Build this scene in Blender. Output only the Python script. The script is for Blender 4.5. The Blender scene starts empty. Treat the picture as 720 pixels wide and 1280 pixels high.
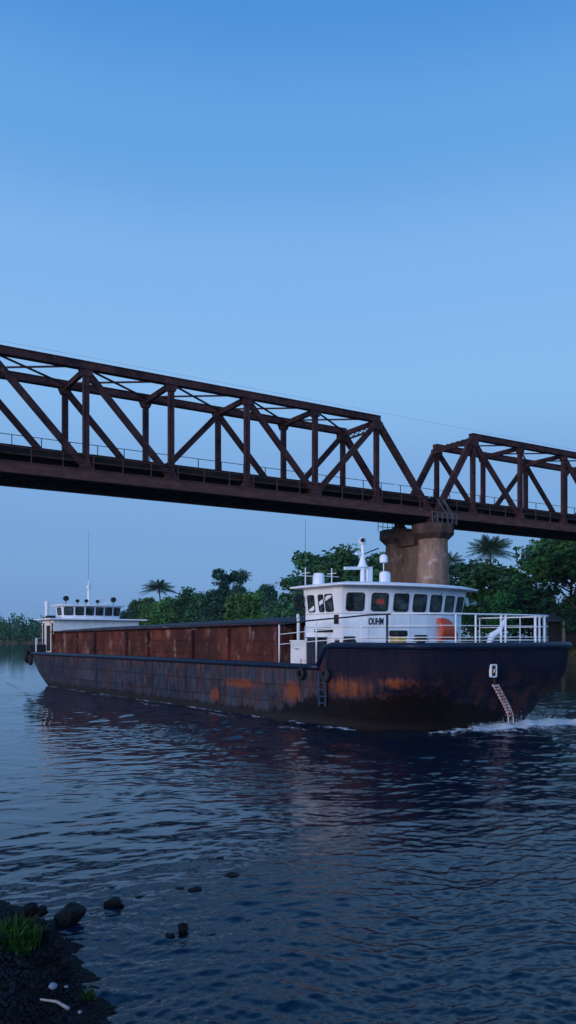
import bpy, bmesh, math, random
import numpy as np
from mathutils import Vector, Matrix
random.seed(7); rng = np.random.default_rng(11)
scene = bpy.context.scene
COL = scene.collection
CAM_H = 3.4
HORIZON, FPX = 797.0, 1000.0

# ------------------------------------------------------------------ helpers
class MB:
    def __init__(s): s.v=[]; s.f=[]
    def add(s, vs, fs):
        b=len(s.v); s.v += [tuple(v) for v in vs]; s.f += [tuple(i+b for i in f) for f in fs]; return s
    def box(s, x0,x1,y0,y1,z0,z1):
        v=[(x,y,z) for z in (z0,z1) for y in (y0,y1) for x in (x0,x1)]
        return s.add(v,[(0,2,3,1),(4,5,7,6),(0,1,5,4),(2,6,7,3),(0,4,6,2),(1,3,7,5)])
    def bar(s, a, b, w, h, up=(0,0,1)):
        a=Vector(a); b=Vector(b); d=(b-a).normalized(); up=Vector(up)
        if abs(d.dot(up))>0.98: up=Vector((1,0,0))
        sx=d.cross(up).normalized()*(w/2); sy=sx.cross(d).normalized()*(h/2)
        v=[p+sx*i+sy*j for p in (a,b) for i,j in ((-1,-1),(1,-1),(1,1),(-1,1))]
        return s.add(v,[(0,3,2,1),(4,5,6,7),(0,1,5,4),(1,2,6,5),(2,3,7,6),(3,0,4,7)])
    def ibeam(s, a, b, w, h, t=0.05, up=(0,0,1)):
        # two channels with a recess between: reads as a built-up riveted member
        a=Vector(a); b=Vector(b); d=(b-a).normalized(); u=Vector(up)
        if abs(d.dot(u))>0.98: u=Vector((1,0,0))
        sx=d.cross(u).normalized(); sy=sx.cross(d).normalized()
        s.bar(a+sy*(h/2-t/2), b+sy*(h/2-t/2), w, t, up)
        s.bar(a-sy*(h/2-t/2), b-sy*(h/2-t/2), w, t, up)
        s.bar(a, b, w*0.72, h-2*t-0.004, up)
        return s
    def tube(s, pts, r, n=8, closed=False, caps=True):
        pts=[Vector(p) for p in pts]; m=len(pts); rs=r if isinstance(r,(list,tuple)) else [r]*m
        base=len(s.v); ref=None
        for i,p in enumerate(pts):
            if closed: d=(pts[(i+1)%m]-pts[i-1]).normalized()
            else: d=(pts[min(i+1,m-1)]-pts[max(i-1,0)]).normalized()
            if ref is None:
                ref=Vector((0,0,1)) if abs(d.z)<0.9 else Vector((1,0,0))
            sx=d.cross(ref).normalized(); sy=sx.cross(d).normalized(); ref=sy
            for k in range(n):
                a=2*math.pi*k/n
                s.v.append(tuple(p+sx*math.cos(a)*rs[i]+sy*math.sin(a)*rs[i]))
        for i in range(m if closed else m-1):
            j=(i+1)%m
            for k in range(n):
                l=(k+1)%n
                s.f.append((base+i*n+k, base+i*n+l, base+j*n+l, base+j*n+k))
        if caps and not closed:
            s.f.append(tuple(base+k for k in reversed(range(n))))
            s.f.append(tuple(base+(m-1)*n+k for k in range(n)))
        return s
    def lathe(s, prof, c=(0,0,0), n=20):
        base=len(s.v); m=len(prof)
        for r,z in prof:
            for k in range(n):
                a=2*math.pi*k/n; s.v.append((c[0]+r*math.cos(a),c[1]+r*math.sin(a),c[2]+z))
        for i in range(m-1):
            for k in range(n):
                l=(k+1)%n; s.f.append((base+i*n+k,base+i*n+l,base+(i+1)*n+l,base+(i+1)*n+k))
        s.f.append(tuple(base+k for k in reversed(range(n)))); s.f.append(tuple(base+(m-1)*n+k for k in range(n)))
        return s
    def prism(s, poly, off):
        n=len(poly); a=[Vector(p) for p in poly]; o=Vector(off)
        return s.add(a+[p+o for p in a], [tuple(reversed(range(n))), tuple(range(n,2*n))]+[(i,(i+1)%n,n+(i+1)%n,n+i) for i in range(n)])
    def build(s, name, mat, parent=None, smooth=False, bevel=0):
        me=bpy.data.meshes.new(name); me.from_pydata(s.v,[],s.f); me.validate()
        bm=bmesh.new(); bm.from_mesh(me); bmesh.ops.recalc_face_normals(bm,faces=bm.faces); bm.to_mesh(me); bm.free()
        o=bpy.data.objects.new(name,me); COL.objects.link(o)
        if mat: me.materials.append(mat)
        if parent: o.parent=parent
        if smooth:
            for p in me.polygons: p.use_smooth=True
            if smooth=='auto':
                try: me.set_sharp_from_angle(angle=math.radians(35))
                except Exception: pass
        if bevel:
            md=o.modifiers.new('bevel','BEVEL'); md.width=bevel; md.segments=2; md.limit_method='ANGLE'
        return o

def mesh_np(name, V, F, mat, parent=None, smooth=False):
    """V (n,3) float, F (m,k) int with k fixed"""
    me=bpy.data.meshes.new(name); k=F.shape[1]
    me.vertices.add(len(V)); me.vertices.foreach_set('co', V.astype(np.float32).ravel())
    me.loops.add(F.size); me.loops.foreach_set('vertex_index', F.astype(np.int32).ravel())
    me.polygons.add(len(F)); me.polygons.foreach_set('loop_start', np.arange(0,F.size,k,dtype=np.int32))
    me.polygons.foreach_set('loop_total', np.full(len(F),k,dtype=np.int32))
    if smooth: me.polygons.foreach_set('use_smooth', np.ones(len(F),dtype=bool))
    me.update(calc_edges=True)
    o=bpy.data.objects.new(name,me); COL.objects.link(o); me.materials.append(mat)
    if parent: o.parent=parent
    return o
def empty(name, loc=(0,0,0), rz=0):
    o=bpy.data.objects.new(name,None); COL.objects.link(o); o.location=loc; o.rotation_euler=(0,0,rz); o.empty_display_size=.3; return o
def tag(o,label=None,cat=None,group=None,kind=None):
    if label: o['label']=label
    if cat: o['category']=cat
    if group: o['group']=group
    if kind: o['kind']=kind
    return o
def ray(px,Z):  # photo column at a real distance -> world X
    return (px-360)/FPX*Z
def hgt(py,Z): return CAM_H+(HORIZON-py)/FPX*Z

# ------------------------------------------------------------------ materials
def newmat(name):
    m=bpy.data.materials.new(name); m.use_nodes=True; nt=m.node_tree
    return m, nt, nt.nodes['Principled BSDF']
def N(nt,t,**kw):
    n=nt.nodes.new(t)
    for k,v in kw.items():
        if k in n.inputs: n.inputs[k].default_value=v
        else: setattr(n,k,v)
    return n
def ramp(nt, fac, stops, interp='LINEAR'):
    r=nt.nodes.new('ShaderNodeValToRGB'); r.color_ramp.interpolation=interp
    e=r.color_ramp.elements
    while len(e)<len(stops): e.new(0.5)
    for i,(p,c) in enumerate(stops):
        e[i].position=p; e[i].color=(c,c,c,1) if not hasattr(c,'__len__') else (*c,1)
    nt.links.new(fac,r.inputs['Fac']); return r
def noise(nt, vec, scale, detail=6, rough=0.6, stretch=None):
    n=N(nt,'ShaderNodeTexNoise'); n.inputs['Scale'].default_value=scale; n.inputs['Detail'].default_value=detail; n.inputs['Roughness'].default_value=rough
    if stretch:
        mp=N(nt,'ShaderNodeMapping'); mp.inputs['Scale'].default_value=stretch; nt.links.new(vec,mp.inputs[0]); vec=mp.outputs[0]
    nt.links.new(vec,n.inputs['Vector']); return n
def mix(nt, fac, a, b):
    m=N(nt,'ShaderNodeMix',data_type='RGBA')
    for src,idx in ((fac,0),(a,6),(b,7)):
        if isinstance(src,(int,float)): m.inputs[idx].default_value=src
        elif isinstance(src,tuple): m.inputs[idx].default_value=(*src,1)
        else: nt.links.new(src,m.inputs[idx])
    return m.outputs[2]
def mth(nt, op, a, b=0.0, clamp=False):
    m=N(nt,'ShaderNodeMath',operation=op); m.use_clamp=clamp
    for i,s in enumerate((a,b)):
        if isinstance(s,(int,float)): m.inputs[i].default_value=s
        else: nt.links.new(s,m.inputs[i])
    return m.outputs[0]
def bump(nt, bsdf, h, dist, strength=1.0):
    b=N(nt,'ShaderNodeBump'); b.inputs['Strength'].default_value=strength; b.inputs['Distance'].default_value=dist
    nt.links.new(h,b.inputs['Height']); nt.links.new(b.outputs[0],bsdf.inputs['Normal'])
def simple(name, c1, c2=None, scale=3, rough=.6, bmp=.0, stretch=None, metal=0, lo=.35, hi=.65, c3=None, s3=.8, t3=(.55,.7), spec=.22):
    m,nt,b=newmat(name); tc=N(nt,'ShaderNodeTexCoord').outputs['Object']
    c2=c2 or tuple(x*.8 for x in c1)
    n=noise(nt,tc,scale,stretch=stretch); r=ramp(nt,n.outputs['Fac'],[(lo,0.),(hi,1.)])
    col=mix(nt,r.outputs[0],c1,c2)
    if c3:
        n3=noise(nt,tc,s3,8,.7,stretch=stretch); r3=ramp(nt,n3.outputs['Fac'],[(t3[0],0.),(t3[1],1.)]); col=mix(nt,r3.outputs[0],col,c3)
    nt.links.new(col,b.inputs['Base Color']); b.inputs['Roughness'].default_value=rough; b.inputs['Metallic'].default_value=metal
    b.inputs['Specular IOR Level'].default_value=spec
    if bmp: bump(nt,b,n.outputs['Fac'],bmp)
    return m

M={}
M['steel']=simple('bridge_steel',(.066,.029,.029),(.020,.011,.014),.9,.75,.01,c3=(.12,.045,.034),s3=2.6,t3=(.54,.70),spec=.07)
M['chord']=simple('bridge_chord_rust',(.095,.036,.03),(.038,.017,.016),1.1,.8,.01,stretch=(1,1,2),c3=(.17,.07,.045),s3=2.2,spec=.25)
M['deck_dark']=simple('bridge_deck_dark',(.012,.009,.009),(.022,.015,.013),.8,.85,.01,spec=.04)
M['rail_grey']=simple('bridge_rail',(.10,.11,.13),(.06,.06,.07),4,.6)
M['white']=simple('white_paint',(.80,.80,.82),(.68,.68,.72),1.6,.5,.004,stretch=(1,1,.3),c3=(.34,.25,.20),s3=5,t3=(.60,.85))
M['white_pipe']=simple('white_pipe_paint',(.78,.78,.79),(.6,.58,.58),9,.4,c3=(.35,.2,.13),s3=11,t3=(.66,.74))
M['black']=simple('black_rubber',(.012,.013,.016),(.02,.02,.024),5,.6)
M['blackpaint']=simple('black_paint',(.015,.02,.035),(.03,.032,.04),4,.4)
M['navy']=simple('navy_paint',(.004,.011,.032),(.008,.015,.036),2.2,.38,.006,c3=(.05,.03,.03),s3=1.5,t3=(.62,.75))
M['orange']=simple('orange_cover',(.78,.10,.035),(.6,.07,.03),4,.6,.01)
M['yellow']=simple('yellow_paint',(.75,.42,.02),(.55,.3,.03),6,.5)
M['tarp']=simple('tarpaulin',(.010,.010,.018),(.018,.016,.026),1.5,.55,.03)
M['red']=simple('faded_red',(.45,.05,.04),(.3,.05,.04),12,.6)
M['redwhite']=simple('ladder_rung_red',(.32,.05,.04),(.62,.45,.42),7,.6)
M['tyre']=simple('tyre_rubber',(.014,.014,.015),(.03,.028,.028),7,.8,.01)
M['trunk']=simple('bark',(.10,.075,.055),(.05,.04,.03),2.5,.9,.03,stretch=(1,1,.3))
M['tin']=simple('tin_roof',(.10,.12,.14),(.05,.05,.06),2,.45)
M['wood_dark']=simple('dark_timber',(.05,.035,.028),(.03,.02,.02),2,.8)
M['wood_post']=simple('pale_timber',(.3,.21,.16),(.2,.14,.1),2,.8)
M['stick']=simple('bleached_wood',(.42,.40,.37),(.25,.23,.21),14,.8)
M['rock']=simple('wet_rock',(.004,.004,.005),(.010,.009,.010),6,.5,.03,spec=.1)
M['pebble']=simple('pebble',(.003,.003,.004),(.02,.02,.025),3,.6,.01,spec=.06)
M['foam']=simple('foam_white',(.62,.66,.7),(.4,.45,.5),5,.8)
M['glassy']=simple('pale_lamp_glass',(.45,.55,.52),(.35,.42,.42),3,.2)

def hull_mat():
    m,nt,b=newmat('hull_plating'); tc=N(nt,'ShaderNodeTexCoord').outputs['Object']
    sep=N(nt,'ShaderNodeSeparateXYZ'); nt.links.new(tc,sep.inputs[0]); U,Vv,Z=sep.outputs
    n1=noise(nt,tc,.9,8,.65,(1,1,.45)); n2=noise(nt,tc,5,8,.7,(1,1,.22)); n3=noise(nt,tc,2.4,9,.72,(1,1,.5)); n4=noise(nt,tc,14,4,.6,(1,1,.5))
    base=mix(nt,ramp(nt,n1.outputs['Fac'],[(.35,0.),(.68,1.)]).outputs[0],(.008,.013,.028),(.045,.055,.08))
    base=mix(nt,ramp(nt,n2.outputs['Fac'],[(.47,0.),(.68,.9)]).outputs[0],base,(.095,.088,.10))
    # plate seams and panels
    cx=N(nt,'ShaderNodeCombineXYZ'); nt.links.new(U,cx.inputs[0]); nt.links.new(Z,cx.inputs[1])
    br=N(nt,'ShaderNodeTexBrick'); nt.links.new(cx.outputs[0],br.inputs['Vector'])
    br.offset=.5; br.inputs['Scale'].default_value=1; br.inputs['Mortar Size'].default_value=.018; br.inputs['Mortar Smooth'].default_value=.4
    br.inputs['Brick Width'].default_value=1.9; br.inputs['Row Height'].default_value=.72
    br.inputs['Color1'].default_value=(0,0,0,1); br.inputs['Color2'].default_value=(1,1,1,1); br.inputs['Mortar'].default_value=(.5,.5,.5,1)
    base=mix(nt,mth(nt,'MULTIPLY',br.outputs['Color'],.65),base,(.014,.02,.036))
    base=mix(nt,mth(nt,'MULTIPLY',br.outputs['Fac'],.6),base,(.012,.012,.02))
    # thin rust everywhere, mostly dotted and along the deck edge
    edge=ramp(nt,Z,[(.0,0.),(1,1.)])  # placeholder keeps z linear
    zr=N(nt,'ShaderNodeMapRange'); nt.links.new(Z,zr.inputs[0]); zr.inputs[1].default_value=1.7; zr.inputs[2].default_value=2.25
    rs=mth(nt,'ADD',n3.outputs['Fac'],mth(nt,'MULTIPLY',zr.outputs[0],.12))
    rs=mth(nt,'ADD',rs,mth(nt,'MULTIPLY',br.outputs['Fac'],.05))
    rmask=ramp(nt,rs,[(.57,0.),(.69,1.)]).outputs[0]
    col=mix(nt,mth(nt,'MULTIPLY',rmask,.8),base,(.14,.05,.03))
    # strong bare rust patches at known places along the side
    def patch(u0,ru,z0,rz):
        a=mth(nt,'DIVIDE',mth(nt,'SUBTRACT',U,u0),ru); c=mth(nt,'DIVIDE',mth(nt,'SUBTRACT',Z,z0),rz)
        d=mth(nt,'SQRT',mth(nt,'ADD',mth(nt,'MULTIPLY',a,a),mth(nt,'MULTIPLY',c,c)))
        return mth(nt,'SUBTRACT',1.0,d,True)
    side=mth(nt,'LESS_THAN',Vv,4.0)
    ps=None
    for a in ((-4.6,3.6,1.55,.85),(-2.0,1.8,1.8,.4),(-8.0,1.5,1.2,1.0),(-12.0,2.9,1.35,.45),(-14.2,.9,.75,.7)):
        p=patch(*a); ps=p if ps is None else mth(nt,'MAXIMUM',ps,p)
    ps=mth(nt,'MULTIPLY',ps,side)
    ns=noise(nt,tc,3.0,10,.8,(1.3,1,.38))
    hm=ramp(nt,mth(nt,'ADD',mth(nt,'MULTIPLY',ps,.8),mth(nt,'MULTIPLY',mth(nt,'SUBTRACT',ns.outputs['Fac'],.5),1.5)),[(.34,0.),(.66,1.)]).outputs[0]
    hm=mth(nt,'MULTIPLY',hm,ramp(nt,ps,[(.02,0.),(.3,1.)]).outputs[0])
    rc=mix(nt,n4.outputs['Fac'],(.05,.016,.012),(.34,.09,.03))
    brn=noise(nt,tc,.7,9,.72,(1.2,1,.8)); run=noise(nt,tc,5.5,6,.7,(1,1,.07))
    bz2=mth(nt,'MULTIPLY',ramp(nt,brn.outputs['Fac'],[(.46,0.),(.60,1.)]).outputs[0],ramp(nt,run.outputs['Fac'],[(.42,0.),(.6,1.)]).outputs[0])
    col=mix(nt,mth(nt,'MULTIPLY',bz2,.75),col,(.075,.028,.02))
    scr=noise(nt,tc,1.3,10,.85,(.35,1,2.6)); col=mix(nt,ramp(nt,scr.outputs['Fac'],[(.62,0.),(.70,.7)]).outputs[0],col,(.11,.10,.11))
    hm=mth(nt,'MULTIPLY',hm,ramp(nt,run.outputs['Fac'],[(.34,.45),(.55,1.)]).outputs[0])
    col=mix(nt,hm,col,rc)
    # raised bow: darker navy top band, brown patches below
    bow=N(nt,'ShaderNodeMapRange'); nt.links.new(U,bow.inputs[0]); bow.inputs[1].default_value=-6.9; bow.inputs[2].default_value=-5.6
    nb=mth(nt,'MULTIPLY',bow.outputs[0],mth(nt,'SUBTRACT',1.0,mth(nt,'MULTIPLY',hm,.95)))
    n5=noise(nt,tc,1.7,9,.7,(1,1,.6))
    bowc=mix(nt,ramp(nt,n5.outputs['Fac'],[(.42,0.),(.62,1.)]).outputs[0],(.003,.006,.018),(.008,.010,.020))
    n6=noise(nt,tc,1.1,9,.75); bz=N(nt,'ShaderNodeMapRange'); nt.links.new(Z,bz.inputs[0]); bz.inputs[1].default_value=2.4; bz.inputs[2].default_value=1.2
    bowc=mix(nt,mth(nt,'MULTIPLY',ramp(nt,n6.outputs['Fac'],[(.45,0.),(.62,1.)]).outputs[0],mth(nt,'MULTIPLY',bz.outputs[0],.85)),bowc,(.10,.033,.022))
    col=mix(nt,mth(nt,'MULTIPLY',nb,.9),col,bowc)
    # underside shade put into the colour as black: its edge runs up the bow knuckle and down across the front
    sd=N(nt,'ShaderNodeMapRange'); nt.links.new(U,sd.inputs[0]); sd.inputs[1].default_value=-9.5; sd.inputs[2].default_value=-6.2; sd.inputs[3].default_value=.35; sd.inputs[4].default_value=1.22
    frt=mth(nt,'SUBTRACT',1.72,mth(nt,'MULTIPLY',Vv,.235))
    bl_=N(nt,'ShaderNodeMapRange'); bl_.interpolation_type='SMOOTHSTEP'; nt.links.new(Vv,bl_.inputs[0]); bl_.inputs[1].default_value=.02; bl_.inputs[2].default_value=.9
    eh=N(nt,'ShaderNodeMix',data_type='FLOAT'); nt.links.new(bl_.outputs[0],eh.inputs[0]); nt.links.new(sd.outputs[0],eh.inputs[2]); nt.links.new(frt,eh.inputs[3])
    dz=mth(nt,'ADD',mth(nt,'SUBTRACT',eh.outputs[0],Z),mth(nt,'MULTIPLY',mth(nt,'SUBTRACT',n3.outputs['Fac'],.5),1.3))
    bm_=ramp(nt,dz,[(0.,0.),(.10,.92)]).outputs[0]
    col=mix(nt,bm_,col,mix(nt,ramp(nt,n2.outputs['Fac'],[(.55,0.),(.75,.5)]).outputs[0],(.007,.006,.007),(.03,.018,.016)))
    # boot topping near the water
    wz=N(nt,'ShaderNodeMapRange'); nt.links.new(Z,wz.inputs[0]); wz.inputs[1].default_value=.42; wz.inputs[2].default_value=.12
    col=mix(nt,mth(nt,'MULTIPLY',wz.outputs[0],.85),col,(.022,.02,.022))
    nt.links.new(col,b.inputs['Base Color']); b.inputs['Roughness'].default_value=.65; b.inputs['Specular IOR Level'].default_value=.07
    h=mth(nt,'ADD',mth(nt,'MULTIPLY',n1.outputs['Fac'],1.0),mth(nt,'MULTIPLY',br.outputs['Fac'],-.25))
    h=mth(nt,'ADD',h,mth(nt,'MULTIPLY',n4.outputs['Fac'],.1)); bump(nt,b,h,.10,.9)
    return m
M['hull']=hull_mat()

def coaming_mat():
    m,nt,b=newmat('rusty_coaming'); tc=N(nt,'ShaderNodeTexCoord').outputs['Object']
    n1=noise(nt,tc,1.0,8,.65,(1,1,.5)); n2=noise(nt,tc,4,9,.75,(1.4,1,.18)); n3=noise(nt,tc,9,6,.7)
    base=mix(nt,ramp(nt,n1.outputs['Fac'],[(.35,0.),(.65,1.)]).outputs[0],(.06,.018,.015),(.16,.045,.030))
    base=mix(nt,ramp(nt,n2.outputs['Fac'],[(.5,0.),(.72,1.)]).outputs[0],base,(.06,.03,.03))
    base=mix(nt,ramp(nt,n3.outputs['Fac'],[(.62,0.),(.74,.8)]).outputs[0],base,(.26,.09,.045))
    n5=noise(nt,tc,.45,9,.7); base=mix(nt,ramp(nt,n5.outputs['Fac'],[(.44,0.),(.58,.8)]).outputs[0],base,(.035,.018,.018))
    n4=noise(nt,tc,1.6,8,.7,(1,1,.45)); base=mix(nt,ramp(nt,n4.outputs['Fac'],[(.56,0.),(.66,.85)]).outputs[0],base,(.24,.15,.125))
    nt.links.new(base,b.inputs['Base Color']); b.inputs['Roughness'].default_value=.85; b.inputs['Specular IOR Level'].default_value=.08
    bump(nt,b,mth(nt,'ADD',n1.outputs['Fac'],mth(nt,'MULTIPLY',n3.outputs['Fac'],.2)),.05)
    return m
M['coaming']=coaming_mat()

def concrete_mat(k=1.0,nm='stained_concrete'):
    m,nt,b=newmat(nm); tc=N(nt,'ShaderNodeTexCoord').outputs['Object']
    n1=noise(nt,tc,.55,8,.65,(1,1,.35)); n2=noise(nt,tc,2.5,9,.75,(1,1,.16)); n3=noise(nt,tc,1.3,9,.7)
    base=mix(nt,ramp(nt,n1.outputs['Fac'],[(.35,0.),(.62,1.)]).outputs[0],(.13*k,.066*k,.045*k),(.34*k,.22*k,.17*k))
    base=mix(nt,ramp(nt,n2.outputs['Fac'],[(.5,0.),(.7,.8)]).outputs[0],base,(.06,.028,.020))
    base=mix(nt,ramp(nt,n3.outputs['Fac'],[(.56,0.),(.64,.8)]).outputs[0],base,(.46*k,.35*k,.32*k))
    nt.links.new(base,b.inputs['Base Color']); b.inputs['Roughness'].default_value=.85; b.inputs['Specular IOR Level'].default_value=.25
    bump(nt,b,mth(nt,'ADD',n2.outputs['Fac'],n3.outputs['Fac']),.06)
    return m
M['concrete']=concrete_mat(.95); M['concrete_brown']=concrete_mat(.42,'stained_concrete_darker')  # second one: same concrete, colours scaled darker, for far column and web wall
M['concrete_dark']=simple('dark_stained_concrete',(.075,.045,.035),(.035,.022,.02),1.2,.85,.03,c3=(.15,.08,.055),s3=1.6)

def leaf_mat(name,c1,c2):
    m,nt,b=newmat(name); g=N(nt,'ShaderNodeNewGeometry'); oi=N(nt,'ShaderNodeObjectInfo')
    col=mix(nt,g.outputs['Random Per Island'],c1,c2)
    hs=N(nt,'ShaderNodeHueSaturation'); nt.links.new(col,hs.inputs['Color'])
    nt.links.new(mth(nt,'ADD',mth(nt,'MULTIPLY',oi.outputs['Random'],.05),.475),hs.inputs['Hue'])
    nt.links.new(mth(nt,'ADD',mth(nt,'MULTIPLY',oi.outputs['Random'],.5),.7),hs.inputs['Value'])
    nt.links.new(hs.outputs[0],b.inputs['Base Color']); b.inputs['Roughness'].default_value=.55; b.inputs['Specular IOR Level'].default_value=.12
    return m
M['leaf_a']=leaf_mat('leaf_deep_green',(.008,.032,.018),(.05,.15,.045))
M['leaf_b']=leaf_mat('leaf_bright_green',(.02,.075,.025),(.09,.24,.05))
M['leaf_c']=leaf_mat('leaf_blue_green',(.006,.028,.022),(.03,.10,.06))
M['palm_leaf']=leaf_mat('palm_frond_green',(.025,.055,.035),(.05,.10,.055))
M['dry_leaf']=leaf_mat('grass_ochre',(.09,.11,.02),(.34,.19,.05))
M['grass']=leaf_mat('shore_grass',(.012,.035,.006),(.05,.10,.012))

# ------------------------------------------------------------------ camera
cam=bpy.data.cameras.new('camera'); co=bpy.data.objects.new('camera',cam); COL.objects.link(co)
co.location=(0,0,CAM_H); co.rotation_euler=(math.radians(90),0,0)
cam.sensor_fit='VERTICAL'; cam.sensor_height=36; cam.lens=36*FPX/1280; cam.shift_y=(HORIZON-640)/1280
cam.clip_end=6000; cam.clip_start=.1; scene.camera=co

# ------------------------------------------------------------------ sky and light
SUN_EL, SUN_AZ = math.radians(12), math.radians(218)   # compass from +Y clockwise: behind the camera, a little left
w=bpy.data.worlds.new('World'); scene.world=w; w.use_nodes=True; nt=w.node_tree
bg=nt.nodes['Background']
sky=N(nt,'ShaderNodeTexSky',sky_type='NISHITA'); sky.sun_disc=False; sky.sun_elevation=SUN_EL; sky.sun_rotation=SUN_AZ
sky.air_density=1.4; sky.dust_density=.4; sky.ozone_density=4
tc=N(nt,'ShaderNodeTexCoord'); sp=N(nt,'ShaderNodeSeparateXYZ'); nt.links.new(tc.outputs['Generated'],sp.inputs[0])
def lin(r,g,b): return tuple(((c/255+.055)/1.055)**2.4 if c>10 else c/255/12.92 for c in (r,g,b))
nz=N(nt,'ShaderNodeTexNoise'); nz.inputs['Scale'].default_value=1.6; nz.inputs['Detail'].default_value=3; nt.links.new(tc.outputs['Generated'],nz.inputs['Vector'])
el=mth(nt,'ADD',sp.outputs['Z'],mth(nt,'MULTIPLY',mth(nt,'SUBTRACT',nz.outputs['Fac'],.5),.06))
def dl(r,g,b): return tuple(c/1.165 for c in lin(r,g,b))
dusk=ramp(nt,el,[(0.0,dl(112,154,205)),(.10,dl(119,165,218)),(.20,dl(126,172,226)),(.30,dl(138,188,241)),(.42,dl(130,184,240)),(.54,dl(103,166,231)),(.64,dl(76,147,221)),(.95,dl(22,80,165))])
dusk.color_ramp.interpolation='EASE'
sc=N(nt,'ShaderNodeMix',data_type='RGBA'); sc.blend_type='MULTIPLY'; sc.inputs[0].default_value=1; sc.inputs[7].default_value=(.09,.09,.09,1)
nt.links.new(sky.outputs[0],sc.inputs[6])
back=N(nt,'ShaderNodeMapRange'); back.interpolation_type='SMOOTHSTEP'; nt.links.new(sp.outputs['Y'],back.inputs[0]); back.inputs[1].default_value=.1; back.inputs[2].default_value=-.9; back.inputs[3].default_value=1.0; back.inputs[4].default_value=2.0
glow=N(nt,'ShaderNodeVectorMath',operation='SCALE'); nt.links.new(mix(nt,.94,sc.outputs[2],dusk.outputs[0]),glow.inputs[0]); nt.links.new(back.outputs[0],glow.inputs['Scale'])   # unseen dusk sky behind the camera, brightened to lift the front faces
nt.links.new(glow.outputs[0],bg.inputs['Color']); bg.inputs['Strength'].default_value=1.0
sl=bpy.data.lights.new('sun','SUN'); so=bpy.data.objects.new('sun',sl); COL.objects.link(so)
sl.energy=1.45; sl.angle=math.radians(20); sl.color=(1,.84,.78)
sdir=Vector((math.sin(SUN_AZ)*math.cos(SUN_EL), math.cos(SUN_AZ)*math.cos(SUN_EL), math.sin(SUN_EL)))
so.rotation_euler=sdir.to_track_quat('Z','Y').to_euler(); so.location=(0,-20,30)
scene.view_settings.view_transform='Standard'; scene.view_settings.look='None'; scene.view_settings.gamma=1; scene.view_settings.exposure=.22
scene.render.engine='CYCLES'

# ------------------------------------------------------------------ barge frame
BO=Vector((4.85,26.2,0)); UX=Vector((.5847,-.8112,0)); VX=Vector((.8112,.5847,0)); BRZ=math.atan2(-.8112,.5847)
BEAM=9.1
def b2w(u,v,h=0): return BO+UX*u+VX*v+Vector((0,0,h))
def bpx(u,v): p=b2w(u,v); return 360+FPX*p.x/p.y
def itp(h,tab):
    return float(np.interp(h,[t[0] for t in tab],[t[1] for t in tab]))
T_UF=[(-.7,-3.0),(0,-1.65),(.4,-1.35),(.9,-1.15),(1.5,-.95),(2.3,-.75),(3.1,-.68)]
T_N=[(-.7,2.6),(0,2.7),(.9,3.0),(1.5,3.6),(1.9,4.6),(3.1,5)]
T_US=[(-.7,-9.0),(0,-7.4),(.9,-5.6),(1.5,-4.0),(1.9,-2.9),(3.1,-2.6)]
T_UA=[(-.7,-37.5),(0,-39.6),(.3,-40.5),(.9,-41.6),(1.5,-42.4),(2.3,-43.2)]
T_UAS=[(-.7,-34),(0,-36.5),(.9,-38.5),(2.3,-40.2)]
def plan(h, inset=0., nb=90, ns=60, na=30, n=3.2, part='all'):
    us,uf,ua,uas=itp(h,T_US),itp(h,T_UF)-inset,itp(h,T_UA)+inset,itp(h,T_UAS)
    hw=BEAM/2-inset; c=BEAM/2; P=[]; n=itp(h,T_N)
    if part in('all',):
        for i in range(ns): P.append((uas+(us-uas)*i/ns, c-hw))
    if part in('all','bow'):
        for i in range(nb+1):
            a=-math.pi/2+math.pi*i/nb; ca,sa=math.cos(a),math.sin(a)
            P.append((us+(uf-us)*abs(ca)**(2/n), c+hw*math.copysign(abs(sa)**(2/n),sa)))
    if part=='all':
        for i in range(1,ns): P.append((us+(uas-us)*i/ns, c+hw))
        for i in range(na+1):
            a=math.pi/2+math.pi*i/na; ca,sa=math.cos(a),math.sin(a)
            if i==na: break
            P.append((uas+(uas-ua)*-abs(ca)**(2/2.6), c+hw*math.copysign(abs(sa)**(2/2.6),sa)))
    return P
barge=empty('river_barge',BO,BRZ)
tag(barge,'long black rusty river barge with a white wheelhouse at each end','barge')
hb=MB(); hs=[-.7,-.3,0,.2,.4,.65,.9,1.2,1.5,1.7,1.9,2.1,2.28]; L0=None
for k,h in enumerate(hs):
    P=plan(h); L0=len(P)
    hb.v += [(u,v,h) for u,v in P]
for k in range(len(hs)-1):
    for i in range(L0):
        j=(i+1)%L0; hb.f.append((k*L0+i,k*L0+j,(k+1)*L0+j,(k+1)*L0+i))
hb.f.append(tuple((len(hs)-1)*L0+i for i in range(L0)))
hull=hb.build('hull',M['hull'],barge,smooth='auto')

# raised bow bulwark
bw=MB(); bl=[2.281,2.6,2.9,3.1]; 
def bow_curve(h,inset):
    P=plan(h,inset,part='bow'); c=BEAM/2; hw=c-inset
    pre=[(-6.3+.0*i+(itp(h,T_US)+6.3)*i/8,c-hw) for i in range(8)]; post=[(u,2*c-v) for u,v in reversed(pre)]
    return pre+P+post
rings=[bow_curve(h,0.0) for h in bl]+[bow_curve(h,.12) for h in reversed(bl)]
def hclip(u,h):  # bulwark end ramps down, rounded
    t=min(1,max(0,(u+6.3)/.7)); return 2.281+(h-2.281)*(1-(1-t)**2.2)
nr=len(rings[0]); hh=bl+list(reversed(bl))
for R,h in zip(rings,hh): bw.v += [(u,v,hclip(u,h)) for u,v in R]
for k in range(len(rings)):
    kk=(k+1)%len(rings)
    for i in range(nr-1): bw.f.append((k*nr+i,k*nr+i+1,kk*nr+i+1,kk*nr+i))
bw.build('bulwark',M['hull'],barge,smooth='auto')
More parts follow.
